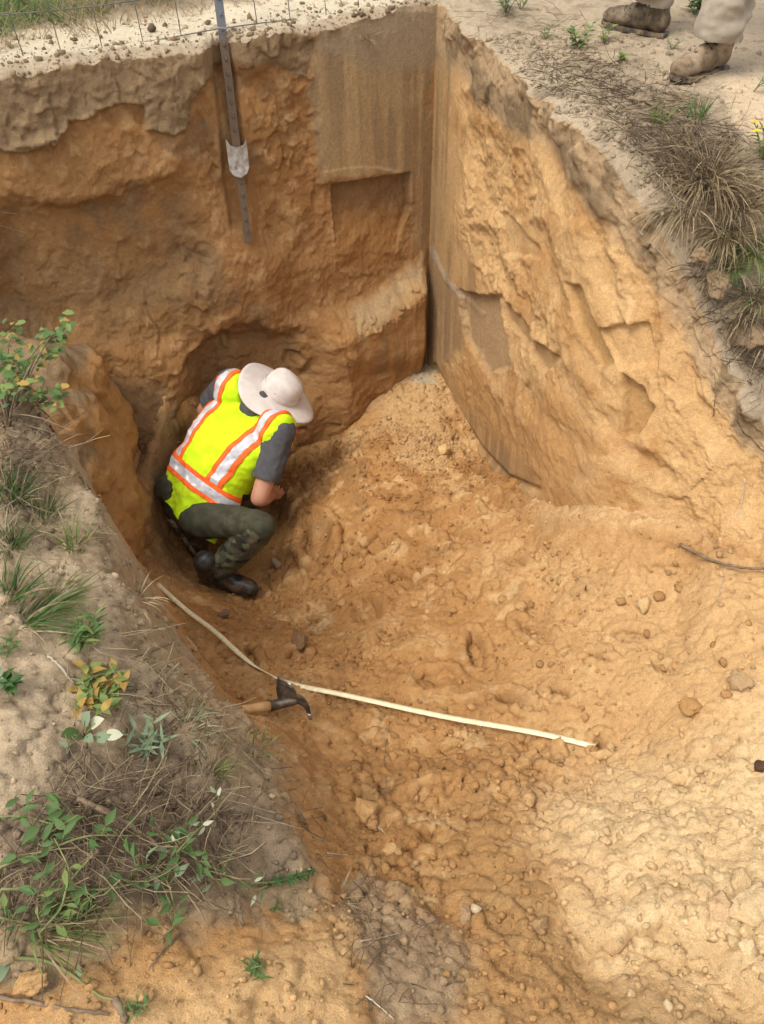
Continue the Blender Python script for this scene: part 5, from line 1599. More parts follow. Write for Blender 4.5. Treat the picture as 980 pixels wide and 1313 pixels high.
for a in [
    ('stone', 947, 878, 30, (0.42, 0.27, 0.135), 'rounded brown stone on the sand near the right edge', 'stone', (1, 0.95, 0.75)),
    ('clod', 886, 908, 34, OC, 'flat orange sand clod left of the rounded brown stone', 'clod', (1, 0.7, 0.55)),
    ('clod', 384, 829, 28, (0.25, 0.14, 0.065), 'dark brown clod on the floor below the crouching person', 'clod', (1, 0.85, 0.7)),
    ('clod', 470, 1045, 40, (0.55, 0.32, 0.13), 'large angular orange clod at the foot of the left bank', 'clod', (1, 0.75, 0.7)),
    ('clod', 474, 1022, 32, (0.38, 0.22, 0.09), 'brown clod just above the large angular orange clod', 'clod', (1, 0.7, 0.6)),
    ('clod', 503, 1094, 24, (0.52, 0.31, 0.13), 'rounded orange clod lower right of the large angular clod', 'clod', (1, 0.9, 0.75)),
    ('stone', 597, 1180, 34, (0.42, 0.28, 0.15), 'oblong brown stone beside a small white pebble', 'stone', (1, 0.5, 0.45)),
    ('pebble', 610, 1167, 15, (0.64, 0.50, 0.31), 'small whitish pebble touching the oblong brown stone', 'pebble', (1, 0.9, 0.8)),
    ('stone', 690, 1187, 26, (0.40, 0.25, 0.12), 'brown stone on the dark trodden sand below the pale crust', 'stone', (1, 0.85, 0.7)),
    ('pebble', 857, 1290, 15, (0.64, 0.47, 0.27), 'pale angular pebble alone near the bottom edge', 'pebble', (0.8, 1, 0.6)),
    ('clod', 903, 1146, 26, PC, 'pale sand lump standing on the cracked crust', 'clod', (1, 0.9, 0.6)),
    ('clod', 962, 1163, 62, (0.64, 0.45, 0.24), 'big flat pale slab of sand crust at the right edge', 'clod', (1, 0.8, 0.35)),
    ('clod', 922, 1170, 46, (0.64, 0.42, 0.22), 'broken orange slab of crust beside the big pale slab', 'clod', (1, 0.7, 0.3)),
    ('clod', 950, 1135, 40, PC, 'pale crust lump above the big pale slab', 'clod', (1, 0.6, 0.45)),
    ('clod', 958, 1196, 26, PC, 'pale lump just below the big pale slab', 'clod', (1, 0.9, 0.7)),
    ('clod', 957, 1216, 22, (0.7, 0.52, 0.29), 'round pale lump, lowest of those at the right edge', 'clod', (1, 0.95, 0.7)),
    ('clod', 938, 1207, 20, PC, 'small pale lump left of the lowest round lump', 'clod', (1, 0.8, 0.7)),
    ('clod', 569, 581, 20, (0.66, 0.43, 0.19), 'pale yellow clod on the mound in the pit corner', 'clod', (1, 0.9, 0.8)),
    ('clod', 915, 372, 42, (0.29, 0.20, 0.115), 'large topsoil clod on the right rim below dry grass', 'clod', (1, 0.85, 0.7)),
    ('clod', 897, 333, 32, (0.32, 0.22, 0.125), 'smaller topsoil clod above the large rim clod', 'clod', (1, 0.8, 0.7)),
    ('clod', 955, 440, 44, (0.27, 0.185, 0.105), 'rough grey-brown clod at the right edge of the rim', 'clod', (1, 0.9, 0.7)),
    ('clod', 930, 470, 28, (0.30, 0.205, 0.115), 'grey-brown clod left of the rough rim clod', 'clod', (1, 0.8, 0.7)),
    ('stone', 974, 986, 20, (0.10, 0.055, 0.03), 'dark brown stone cut off by the right edge', 'stone', (1, 1, 0.7)),
    ('clod', 195, 41, 13, (0.13, 0.095, 0.06), 'dark clod under the fence on the pale sand', 'clod', (1, 0.9, 0.8)),
    ('stone', 354, 724, 22, (0.40, 0.29, 0.18), 'oblong pale stone beside the black rubber boot', 'stone', (1, 0.45, 0.5)),
    ('clod', 667, 780, 18, (0.50, 0.30, 0.13), 'crumbly clod in the middle of the trodden floor', 'clod', (1, 0.8, 0.7)),
    ('clod', 826, 778, 24, (0.55, 0.36, 0.17), 'sand clod below the curved root at the right', 'clod', (1, 0.8, 0.6)),
    ('clod', 296, 722, 12, (0.20, 0.11, 0.05), 'small dark clod by the heel of the boot', 'clod', (1, 0.8, 0.6)),
    ('clod', 286, 792, 26, (0.20, 0.125, 0.07), 'grey-brown crumb heap between boot and cream strip', 'clod', (1, 0.4, 0.4)),
    ('clod', 40, 1262, 46, (0.52, 0.31, 0.13), 'orange sand lump at the lower left under the vine', 'clod', (1, 0.6, 0.5)),
]:
    clod(a[0], a[1], a[2], a[3], a[4], a[5], a[6], None, a[7])
for k in range(70):
    while True:
        u, v = rr(430, 980), rr(640, 1310)
        if not (v < 700 and u > 640): break
    b = rr(0.75, 1.15)
    c = np.array(PC if (u > 740 and v > 980) else OC) * b
    clod('sand_lump', u, v, rr(7, 15), c, 'small loose sand lump on the open pit floor', 'sand lump', 'small sand lumps on the floor', (1, rr(0.7, 1), rr(0.5, 0.8)))

# crumbs too many to count
def crumbs(name, N, region, label, cfun, rmin, rmax, seed):
    rs = np.random.default_rng(seed)
    t = (1 + 5 ** 0.5) / 2
    base = np.array([(-1, t, 0), (1, t, 0), (-1, -t, 0), (1, -t, 0), (0, -1, t), (0, 1, t), (0, -1, -t), (0, 1, -t), (t, 0, -1), (t, 0, 1), (-t, 0, -1), (-t, 0, 1)]) / math.sqrt(1 + t * t)
    fac = np.array([(0, 11, 5), (0, 5, 1), (0, 1, 7), (0, 7, 10), (0, 10, 11), (1, 5, 9), (5, 11, 4), (11, 10, 2), (10, 7, 6), (7, 1, 8), (3, 9, 4), (3, 4, 2), (3, 2, 6), (3, 6, 8), (3, 8, 9), (4, 9, 5), (2, 4, 11), (6, 2, 10), (8, 6, 7), (9, 8, 1)])
    V, F, Cc = [], [], []
    for _ in range(N * 4):
        if len(V) >= N: break
        r = region(rs)
        if r is None: continue
        p, col = r
        s = rmin * (rmax / rmin) ** (rs.random() ** 3.4)
        q = base * (1 + rs.normal(0, 0.26, (12, 1))) * s * rs.uniform(0.65, 1.1, 3)
        V.append(q + p + np.array([0, 0, s * 0.2])); F.append(fac + 12 * len(F)); Cc.append(np.tile(np.clip(col * rs.uniform(0.72, 1.2), 0, 0.9), (12, 1)))
    me = mesh_np(name, np.concatenate(V), np.concatenate(F)); set_color(me, np.concatenate(Cc))
    o = link(name, me, SOIL, smooth=False)
    return tag(o, label, None, None, 'stuff')
CTG = CT.reshape(len(xs), len(ys), 3)
CRN = (fbm(X, Y, 4.5, 2, seed=601) > 0.05).reshape(len(xs), len(ys))
XDG, YDG = XD.reshape(len(xs), len(ys)), YD.reshape(len(xs), len(ys))
def floor_region(rs):
    x, y = rs.uniform(-1.5, 1.15), rs.uniform(0.12, 4.0)
    if rs.random() < 0.12: x, y = rs.normal(0.25, 0.22), rs.normal(3.45, 0.3)
    i, j = np.searchsorted(xs, x), np.searchsorted(ys, y)
    if rs.random() > 0.3 + 0.7 * CRN[i, j]: return None
    z = ZG[i, j]
    return np.array([XDG[i, j], YDG[i, j], z]), CTG[i, j]
crumbs('soil_crumbs', 28000, floor_region, 'loose sand crumbs scattered over the pit floor and bank', None, 0.0020, 0.0125, 5)
WG, CWG = W, C.reshape(len(ss), NT, 3)
wd = np.where((ss > SK[7]) & (ss < SK[13]))[0]
def rim_region(rs):
    i = rs.integers(wd[0], wd[-1]); j = rs.integers(2, min(120, len(offs)))
    if rs.random() > math.exp(-offs[j] / 0.3): return None
    return G[i, j], CGr[i, j] * rs.uniform(0.75, 1.15)
bd_ = np.where((ss > SK[2]) & (ss < SK[6]))[0]
def back_region(rs):
    i = rs.integers(bd_[0], bd_[-1]); j = rs.integers(0, 60)
    if rs.random() > math.exp(-offs[j] / 0.12) + 0.08: return None
    return G[i, j], np.array([0.30, 0.21, 0.12]) * rs.uniform(0.6, 1.3)
crumbs('back_rim_crumbs', 1300, back_region, 'dark soil crumbs along the back rim under the fence', None, 0.003, 0.016, 7)
crumbs('rim_crumbs', 2500, rim_region, 'soil crumbs along the broken right rim', None, 0.003, 0.014, 6)
# ------------------------------------------------------------------ plants
def leaf_mat(name, c1, c2, scale=60):
    return plain_mat(name, c1, 0.6, scale=scale, color2=c2, trans=0.35, spec=0.25)
GREEN = leaf_mat('green_leaf', (0.075, 0.135, 0.035), (0.125, 0.20, 0.065))
DGREEN = leaf_mat('dark_green_leaf', (0.045, 0.10, 0.025), (0.09, 0.17, 0.045))
YGREEN = leaf_mat('yellow_green_leaf', (0.15, 0.21, 0.05), (0.22, 0.28, 0.085))
GREYG = leaf_mat('grey_green_leaf', (0.17, 0.24, 0.13), (0.27, 0.33, 0.20))
CREAM = leaf_mat('cream_leaf', (0.46, 0.47, 0.31), (0.62, 0.62, 0.45))
AUTUMN = leaf_mat('yellow_orange_leaf', (0.36, 0.20, 0.05), (0.46, 0.33, 0.08))
YFLOW = leaf_mat('yellow_petal', (0.70, 0.52, 0.02), (0.80, 0.65, 0.05))
STRAW = leaf_mat('dry_straw', (0.26, 0.19, 0.105), (0.46, 0.36, 0.21), 40)
BROWNS = leaf_mat('brown_dead_stem', (0.10, 0.066, 0.04), (0.20, 0.14, 0.085), 40)
STEMM = plain_mat('green_stem', (0.13, 0.16, 0.05), 0.7, scale=60, color2=(0.22, 0.20, 0.08))
TWIGM = plain_mat('brown_bark', (0.11, 0.07, 0.04), 0.85, scale=60, color2=(0.22, 0.15, 0.09), bump=0.4)
PALETWIG = plain_mat('bleached_wood', (0.30, 0.24, 0.16), 0.8, scale=60, color2=(0.46, 0.39, 0.28), bump=0.3)

def leaf_mesh(name, prof, fold=0.18, curl=0.25, lobes=0.0):
    V, F = [], []
    m = len(prof) - 1
    for i, w in enumerate(prof):
        t = i / m
        if lobes: w = w * (1 + lobes * math.sin(t * 17))
        z = -curl * t * t
        V += [(t, -w, z + fold * w), (t, 0, z), (t, w, z + fold * w)]
    for i in range(m):
        a = 3 * i
        F += [(a, a + 1, a + 4, a + 3), (a + 1, a + 2, a + 5, a + 4)]
    me = bpy.data.meshes.new(name); me.from_pydata(V, [], F); me.update()
    me.polygons.foreach_set('use_smooth', np.ones(len(me.polygons), bool))
    return me
PROF = {'ovate': [0.02, 0.17, 0.24, 0.26, 0.22, 0.15, 0.07, 0.005], 'round': [0.02, 0.22, 0.33, 0.37, 0.37, 0.33, 0.22, 0.02],
        'lance': [0.015, 0.06, 0.085, 0.09, 0.08, 0.06, 0.035, 0.003], 'oak': [0.02, 0.10, 0.17, 0.24, 0.27, 0.25, 0.18, 0.03]}
_leafcache = {}
def leaf_data(shape, mat):
    k = (shape, mat.name, RND.randrange(3))
    if k not in _leafcache:
        me = leaf_mesh('leaf', PROF[shape], rr(0.05, 0.55), rr(0.05, 0.40), 0.22 if shape == 'oak' else 0.0)
        me.materials.append(mat)
        _leafcache[k] = me
    return _leafcache[k]

def leaf_matrix(p, d, L, nrm=(0, 0, 1), wide=1.0):
    x = unit(d); n = np.asarray(nrm, float) + np.array([rr(-.25, .25), rr(-.25, .25), 0])
    n = n - x * n.dot(x)
    n = unit(n) if np.linalg.norm(n) > 1e-3 else unit(np.cross(x, [1, 0.3, 0]))
    y = np.cross(n, x)
    return Matrix(((x[0] * L, y[0] * L * wide, n[0] * L, p[0]), (x[1] * L, y[1] * L * wide, n[1] * L, p[1]), (x[2] * L, y[2] * L * wide, n[2] * L, p[2]), (0, 0, 0, 1)))

class Plant:
    """A plant with each large leaf a part of its own, or its small leaves joined."""
    def __init__(self, name, base, label, cat, group=None):
        self.root = empty(name, tuple(base)); tag(self.root, label, cat, group)
        self.inv = Matrix.Translation(self.root.location).inverted()
        self.base = np.asarray(base, float)
        self.joined = {}
    def leaf(self, p, d, L, shape, mat, nrm=(0, 0, 1), wide=1.0):
        o = bpy.data.objects.new('leaf', leaf_data(shape, mat)); COL.objects.link(o)
        o.parent = self.root; o.matrix_parent_inverse = self.inv; o.matrix_basis = leaf_matrix(p, d, L, nrm, wide)
    def small(self, p, d, L, shape, mat, nrm=(0, 0, 1), wide=1.0):
        mb = self.joined.setdefault(mat.name, (MB(), mat))[0]
        me = leaf_data(shape, mat); M = leaf_matrix(p, d, L, nrm, wide)
        V = [np.array(M @ v.co) - self.base for v in me.vertices]
        mb.add(V, [tuple(q.vertices) for q in me.polygons])
    def stem(self, pts, r, mat, n=6, name='stem'):
        MB().tube([np.asarray(p) - self.base for p in pts], r, n).build(name, mat, self.root)
    def done(self):
        for mb, mat in self.joined.values():
            mb.build('foliage', mat, self.root)
        return self.root

def curve(p, d, L, droop, n=6, wob=0.08):
    """Points of a stem that starts at p along d and droops under its weight."""
    p = np.asarray(p, float); d = unit(d); pts = [p.copy()]
    for i in range(n - 1):
        d = unit(d + np.array([rr(-wob, wob), rr(-wob, wob), -droop / n]))
        p = p + d * L / (n - 1); pts.append(p.copy())
    return pts

def tuft(u, v, h, n, mat, label, cat='grass', group=None, lean=(0, 0, 0), spread=0.5, width=0.004, droop=1.0, r0=0.02, mat2=None, name='grass_tuft', pt=None):
    p, nn = hit(u, v) if pt is None else (np.asarray(pt), None)
    root = empty(name, tuple(p)); tag(root, label, cat, group)
    for mt, k in ((mat, n), (mat2, n // 2)):
        if mt is None: continue
        mb = MB()
        for _ in range(k):
            a = rr(0, 6.283); s = rr(0.1, 1) * spread
            d = np.array([math.cos(a) * s + lean[0], math.sin(a) * s + lean[1], 1.0 + lean[2]])
            q = np.array([math.cos(a) * rr(0, r0), math.sin(a) * rr(0, r0), -0.004])
            pts = curve(q, d, h * rr(0.5, 1.1), droop * rr(0.4, 1.5), 6)
            mb.blade(pts, width * rr(0.6, 1.2), np.cross(unit(d), [rr(-1, 1), rr(-1, 1), 0.3]))
        mb.build('blades', mt, root)
    return root

def weed(u, v, h, stems, leaves, L, shape, mat, label, cat='weed', lean=(0, 0, 0), big=False, mat2=None, name='weed', spread=0.5, wide=1.0, group=None):
    p, nn = hit(u, v)
    P = Plant(name, p, label, cat, group)
    for s in range(stems):
        a = rr(0, 6.283)
        d = np.array([math.cos(a) * spread + lean[0], math.sin(a) * spread + lean[1], 1.0 + lean[2]])
        pts = curve(p - np.array([0, 0, 0.005]), d, h * rr(0.7, 1.1), 0.5, 7)
        P.stem(pts, [0.0022 - 0.0014 * i / 6 for i in range(7)], STEMM, 5)
        for k in range(leaves):
            t = 1 + (k + 0.5) / leaves * 5
            i = min(5, int(t)); q = pts[i] + (pts[i + 1] - pts[i]) * (t - i)
            b = k * 2.4 + a + rr(-0.4, 0.4)
            ld = np.array([math.cos(b), math.sin(b), rr(0.1, 0.7)])
            m_ = mat2 if (mat2 is not None and rr(0, 1) < 0.3) else mat
            (P.leaf if big else P.small)(q, ld, L * rr(0.65, 1.15), shape, m_, wide=wide)
    return P.done()

# ---- rim, behind the pit: grass beyond the fence (a mass nobody could count)
def grass_mass():
    mbs = {id(m): (MB(), m) for m in (GREEN, YGREEN, STRAW)}
    outn = np.array([-0.44, 0.90])
    for k in range(9500):
        s = rr(-2.6, 0.9)                                  # metres along the fence from the post
        edge = np.interp(s, [-2.6, -1.0, -0.75, -0.55, -0.3, -0.1, 0.9], [0.24, 0.30, 0.36, 0.34, 0.52, 0.60, 0.95]) + 0.05 * math.sin(s * 17)
        o = edge + abs(RND.gauss(0, 0.45)) if rr(0, 1) < 0.9 else edge * rr(0.5, 1)
        b = POST0[:2] + fd[:2] * s + outn * o
        q, nn = drop(b[0], b[1])
        m = STRAW if (o < edge or rr(0, 1) < 0.25) else (YGREEN if rr(0, 1) < 0.5 else GREEN)
        if s > -0.55 and rr(0, 1) < 0.6: m = STRAW
        a = rr(0, 6.283)
        h = rr(0.06, 0.20) * (0.5 if o < edge else 1)
        d = np.array([math.cos(a) * 0.5, math.sin(a) * 0.5 - 0.15, 1])
        mbs[id(m)][0].blade(curve(q, d, h, rr(0.4, 1.8), 4), rr(0.003, 0.0065), np.cross(d, [rr(-1, 1), rr(-1, 1), 0]))
    for (mb, m), nm, lb in zip(mbs.values(), ('grass', 'pale_grass', 'dry_grass'), ('green grass growing behind the fence', 'yellow-green grass growing behind the fence', 'dry straw-coloured grass along the fence line')):
        tag(mb.build(nm, m), lb, None, None, 'stuff')
grass_mass()

# ---- right rim: dry tussocks, green shoots, weeds by the boots
tuft(905, 232, 0.20, 260, STRAW, 'large dry tan grass tussock hanging over the right rim', lean=(-0.15, -0.5, -0.25), spread=1.0, width=0.0045, droop=1.6, r0=0.07, mat2=BROWNS)
tuft(945, 262, 0.19, 200, STRAW, 'dry tussock to the right of the large hanging tussock', lean=(0.0, -0.4, -0.2), spread=1.0, width=0.004, droop=1.5, r0=0.07, mat2=BROWNS)
tuft(880, 190, 0.12, 120, BROWNS, 'low brown dead grass above the large hanging tussock', lean=(-0.2, -0.2, -0.3), spread=1.1, width=0.0035, droop=1.5, r0=0.07, mat2=STRAW)
tuft(962, 322, 0.17, 150, YGREEN, 'green and tan grass clump lower on the right rim', lean=(-0.1, -0.4, -0.2), spread=0.9, width=0.004, droop=1.4, r0=0.05, mat2=STRAW)
tuft(938, 345, 0.13, 70, GREEN, 'short green grass clump next to the large rim clod', lean=(-0.2, -0.4, -0.2), spread=0.8, width=0.004, droop=1.3, r0=0.03, mat2=STRAW)
tuft(970, 385, 0.15, 120, STRAW, 'dry grass clump at the right edge beside the clods', lean=(-0.2, -0.5, -0.3), spread=1.0, width=0.004, droop=1.5, r0=0.05, mat2=GREEN)
tuft(868, 268, 0.15, 150, STRAW, 'dry grass fringe hanging down the wall under the rim', lean=(-0.5, -0.5, -0.6), spread=0.9, width=0.004, droop=2.2, r0=0.06, mat2=BROWNS)
tuft(925, 300, 0.17, 170, STRAW, 'tan grass clump between large tussock and rim clods', lean=(-0.3, -0.5, -0.3), spread=1.0, width=0.004, droop=1.8, r0=0.06, mat2=BROWNS)
tuft(948, 405, 0.13, 110, BROWNS, 'matted dead grass around the rough rim clod', lean=(-0.4, -0.5, -0.4), spread=1.1, width=0.0035, droop=2.0, r0=0.06, mat2=STRAW)
tuft(905, 352, 0.10, 80, STRAW, 'thin dry grass just above the large rim clod', lean=(-0.4, -0.4, -0.4), spread=1.0, width=0.003, droop=1.8, r0=0.05, mat2=BROWNS)
tuft(850, 215, 0.10, 110, STRAW, 'short dry fringe on the rim left of the large tussock', lean=(-0.5, -0.3, -0.5), spread=1.0, width=0.0032, droop=2.2, r0=0.07, mat2=BROWNS)
tuft(800, 168, 0.07, 80, BROWNS, 'thin dead fringe on the rim below the dark stick', lean=(-0.4, -0.3, -0.5), spread=1.1, width=0.003, droop=2.0, r0=0.07, mat2=STRAW)
tuft(975, 430, 0.13, 120, STRAW, 'dry grass mat at the right edge over the rough rim clod', lean=(-0.5, -0.5, -0.4), spread=1.1, width=0.0035, droop=2.0, r0=0.06, mat2=BROWNS)
tuft(893, 152, 0.09, 60, GREEN, 'small green grass shoots in front of the suede boot', lean=(0, 0, 0), spread=0.6, width=0.003, droop=0.8, r0=0.03)
tuft(845, 158, 0.08, 50, YGREEN, 'short bright green shoots on the lip of the right rim', spread=0.7, width=0.003, droop=0.8, r0=0.025)
tuft(985, 470, 0.12, 60, BROWNS, 'dead brown grass low at the right edge', lean=(-0.4, -0.4, -0.3), spread=1.0, width=0.0035, droop=1.5, r0=0.04, mat2=STRAW)
weed(650, 18, 0.13, 7, 12, 0.045, 'lance', GREYG, 'grey-green leafy weed at the top edge behind the corner', mat2=GREEN)
weed(668, 12, 0.11, 4, 10, 0.04, 'lance', GREEN, 'green weed right of the grey-green leafy weed')
weed(700, 50, 0.06, 3, 8, 0.03, 'lance', GREEN, 'tiny green weed on bare sand left of the dark boot')
weed(742, 62, 0.10, 5, 9, 0.035, 'ovate', YGREEN, 'sparse yellow-green weed just below the far boot', mat2=GREEN)
weed(775, 55, 0.08, 3, 7, 0.03, 'ovate', YGREEN, 'thin weed touching the far boot')
weed(890, 18, 0.14, 6, 9, 0.05, 'ovate', GREEN, 'leafy green weed between the two khaki legs')
weed(905, 8, 0.12, 4, 8, 0.045, 'ovate', DGREEN, 'dark green weed behind the khaki legs')
weed(965, 118, 0.16, 2, 6, 0.05, 'lance', GREYG, 'single upright weed at the right edge below the boot')
weed(800, 80, 0.05, 4, 8, 0.025, 'ovate', YGREEN, 'low creeping weed between the two boots')
weed(862, 62, 0.05, 4, 8, 0.022, 'lance', GREYG, 'pale low weed behind the near boot')
P_ = hit(978, 205)[0]
P = Plant('flowering_weed', P_, 'yellow-flowered weed at the right edge of the picture', 'flower')
for k in range(7):
    a = rr(0, 6.28); pts = curve(P_, (math.cos(a) * .5, math.sin(a) * .5, 1), rr(0.08, 0.15), 0.4, 6)
    P.stem(pts, 0.0016, STEMM, 5)
    for j in range(8):
        P.small(pts[1 + j % 4], (rr(-1, 1), rr(-1, 1), rr(0, .6)), rr(0.025, 0.045), 'lance', DGREEN)
    for j in range(6):
        P.small(pts[-1], (math.cos(j * 1.05), math.sin(j * 1.05), 0.3), 0.014, 'round', YFLOW)
P.done()
tuft(470, 52, 0.10, 40, STRAW, 'small dry grass tuft on the lip above the shaved face', lean=(0.2, -0.6, -0.3), spread=0.5, width=0.003, droop=1.2, r0=0.02)

# ---- left bank
P_ = hit(10, 545)[0]
P = Plant('oak_sprig', P_, 'leafy green and yellow sprig reaching over the left bank edge', 'shrub')
for (cu, cv, t_, big) in [(72, 432, 2.30, 1), (55, 455, 2.28, 1), (28, 478, 2.22, 1), (10, 462, 2.20, 1), (62, 512, 2.20, 1), (40, 500, 2.18, 0), (8, 500, 2.15, 1), (18, 425, 2.3, 0), (80, 418, 2.34, 0)]:
    c = at(cu, cv, t_ - 0.02)
    mid = (P_ + c) / 2 + np.array([rr(-.02, .02), rr(-.03, .03), 0.05])
    pts = [P_ + (mid - P_) * 0.5, mid, (mid + c) / 2 + np.array([0, 0, 0.012]), c]
    P.stem([P_ - np.array([0, 0, 0.01])] + pts, [0.004, 0.0032, 0.0028, 0.002, 0.0014], TWIGM, 6, 'branch')
    for k in range(32 if big else 18):
        a = k * 2.4 + rr(-.3, .3)
        m_ = AUTUMN if rr(0, 1) < 0.16 else (YGREEN if rr(0, 1) < 0.4 else GREEN)
        P.leaf(c + np.array([rr(-.034, .034), rr(-.034, .034), rr(-.028, .028)]), (math.cos(a), math.sin(a), rr(-0.2, 0.5)), rr(0.018, 0.034), 'oak', m_, nrm=(0, -0.5, 0.9))
P.done()
for a in [
    (35, 795, .13, 60, GREEN, 'green grass clump lying over the left bank', (0.5, 0.3, -0.4)),
    (70, 775, .12, 55, YGREEN, 'pale green grass clump right of the lying clump', (0.6, 0.4, -0.4)),
    (12, 768, .12, 40, DGREEN, 'dark green grass at the left edge of the bank', (0.2, 0.2, -0.1)),
    (95, 700, .09, 40, YGREEN, 'small grass tuft high on the bank edge', (0.1, 0.2, 0)),
    (22, 640, .11, 60, DGREEN, 'dark grass tuft in the shade below the leafy sprig', (0.2, 0.2, -0.1)),
    (58, 660, .09, 45, GREEN, 'green grass tuft beside the dark tuft on the bank', (0.2, 0.1, -0.1)),
    (15, 700, .10, 50, DGREEN, 'dark green tuft on the bank at the left edge', (0.2, 0, 0)),
    (228, 812, .08, 14, GREEN, 'few green blades hanging off the bank beside the strip', (0.5, -0.5, -0.7)),
    (325, 962, .06, 22, GREEN, 'small green tuft below the handle of the hoe', (0.1, 0.2, 0)),
    (178, 768, .08, 20, STRAW, 'thin dry tuft near the start of the cream strip', (0.3, -0.3, -0.3)),
    (245, 935, .07, 30, GREYG, 'grey-green blades on the bank left of the hoe', (0.4, -0.1, -0.2)),
    (272, 985, .07, 30, YGREEN, 'light green blades low on the bank edge', (0.3, 0.1, -0.2)),
    (435, 1150, .06, 40, STRAW, 'small straw tuft in the grey soil patch', (0, 0, -0.2)),
    (60, 1190, .14, 70, YGREEN, 'fine yellow-green grass under the broad-leaved vine', (0.7, 0.1, -0.5)),
]:
    tuft(a[0], a[1], a[2], a[4 - 1], a[4], a[5], lean=a[6], spread=0.8, width=0.0042, droop=1.2, r0=0.035, mat2=STRAW if a[4] is not STRAW else None)
weed(112, 820, 0.08, 7, 10, 0.042, 'lance', GREEN, 'bright green leafy weed in the middle of the bank', mat2=YGREEN)
weed(18, 875, 0.05, 4, 8, 0.032, 'ovate', DGREEN, 'small dark weed on bare sand at the left edge', mat2=GREYG)
weed(140, 893, 0.09, 11, 10, 0.036, 'ovate', YGREEN, 'bushy weed with yellowing leaves on the bank', mat2=AUTUMN, spread=0.8)
weed(196, 958, 0.07, 6, 7, 0.045, 'lance', GREYG, 'narrow-leaved grey-green weed on the lower bank')
weed(318, 1243, 0.045, 3, 7, 0.024, 'lance', DGREEN, 'small dark green sprig lying on orange sand', lean=(0.8, 0.1, -0.5))
weed(360, 1165, 0.03, 2, 5, 0.02, 'lance', DGREEN, 'tiny sprig below the feathery green sprig')
weed(175, 1290, 0.04, 4, 7, 0.02, 'lance', GREEN, 'tiny weed on the sand at the bottom edge')
weed(12, 835, 0.05, 3, 6, 0.03, 'lance', GREEN, 'small green weed above the dark weed at the left edge')
# milkweed with round grey-green leaves
P_ = hit(112, 960)[0]
P = Plant('round_leaf_weed', P_, 'weed with large round grey-green leaves on the bank', 'weed')
P.stem(curve(P_, (0.1, 0.3, 1), 0.08, 0.3), 0.0025, STEMM)
for (cu, cv, L, m_) in [(78, 962, .055, GREYG), (95, 942, .050, GREEN), (108, 925, .040, GREYG), (122, 928, .038, CREAM), (128, 945, .035, GREYG), (142, 942, .035, CREAM), (112, 945, .03, GREYG)]:
    q = at(cu, cv, float((P_ - CAM) @ np.array([0, CP, -SP])) - 0.045)
    d = q - (P_ + np.array([0, 0.01, 0.04]))
    P.stem([P_ + np.array([0, 0.01, 0.03]), (P_ + q) / 2 + np.array([0, 0, 0.022]), q], 0.0014, STEMM, 5)
    P.leaf(q - unit(d) * L * 0.4, d, L, 'round', m_, nrm=(0, -0.3, 1), wide=0.9)
P.done()
# broad-leaved vine sprawling at the lower left
def vine(path, label, leaves, L, mat, mat2, shape='ovate', lift=0.05, name='vine', r=0.0025, smat=None):
    pts = []
    for (u, v) in path:
        p, n = hit(u, v); pts.append(p + np.array([0, 0, lift * rr(0.5, 1.1)]))
    pts = np.array(pts); tt = np.linspace(0, len(pts) - 1, 26)
    c = np.stack([np.interp(tt, np.arange(len(pts)), pts[:, k]) for k in range(3)], -1)
    for _ in range(3): c[1:-1] = 0.25 * c[:-2] + 0.5 * c[1:-1] + 0.25 * c[2:]
    c[0] = hit(*path[0])[0]
    P = Plant(name, c[0], label, 'vine')
    P.stem(c, [r * (1 - 0.5 * i / 25) for i in range(26)], smat or STEMM, 6)
    for k in range(leaves):
        i = int(2 + (k + rr(0, 0.9)) / leaves * 23); i = min(i, 25)
        a = rr(0, 6.283)
        d = np.array([math.cos(a), math.sin(a), rr(-0.1, 0.5)])
        q = c[i] + d * rr(0.008, 0.02) + np.array([0, 0, rr(0, 0.02)])
        P.stem([c[i], q], 0.0009, STEMM, 4, 'leaf_stalk')
        P.leaf(q, d, L * rr(0.65, 1.2), shape, mat2 if rr(0, 1) < 0.3 else mat, nrm=(rr(-.7, .7), rr(-1, .4), 0.7), wide=rr(0.6, 1.0))
    return P.done()
vine([(0, 1125), (60, 1100), (120, 1085), (190, 1080), (245, 1075)], 'broad-leaved vine running right along the straw heap', 24, 0.032, GREEN, DGREEN)
vine([(0, 1150), (70, 1150), (150, 1150), (215, 1135), (240, 1100)], 'vine with drooping green leaves, lower of the two long vines', 22, 0.030, GREEN, DGREEN)
vine([(60, 1215), (90, 1180), (100, 1130), (80, 1090)], 'yellowish arching vine stem between the broad leaves', 9, 0.026, YGREEN, GREEN, lift=0.07)
vine([(170, 1130), (205, 1120), (225, 1150), (230, 1190), (215, 1215)], 'leafy vine tip hanging down onto orange sand', 18, 0.034, GREEN, GREYG)
vine([(215, 1095), (250, 1105), (270, 1130), (290, 1145)], 'short leafy vine shoot below the cream leaves', 13, 0.032, GREEN, GREYG)
vine([(230, 1110), (255, 1085), (275, 1065), (292, 1040)], 'vine shoot with cream white leaves at the bank edge', 10, 0.020, CREAM, GREYG, lift=0.06)
vine([(270, 1120), (300, 1130), (330, 1150), (345, 1145)], 'small vine shoot with pale leaf tips next to the feathery sprig', 9, 0.020, GREEN, CREAM)
vine([(0, 1055), (40, 1060), (80, 1070), (100, 1045)], 'vine shoot with arched leaves at the left edge', 11, 0.036, GREEN, YGREEN)
vine([(0, 1185), (50, 1195), (100, 1195), (130, 1170)], 'fine-leaved green vine at the lower left edge', 26, 0.026, DGREEN, YGREEN)
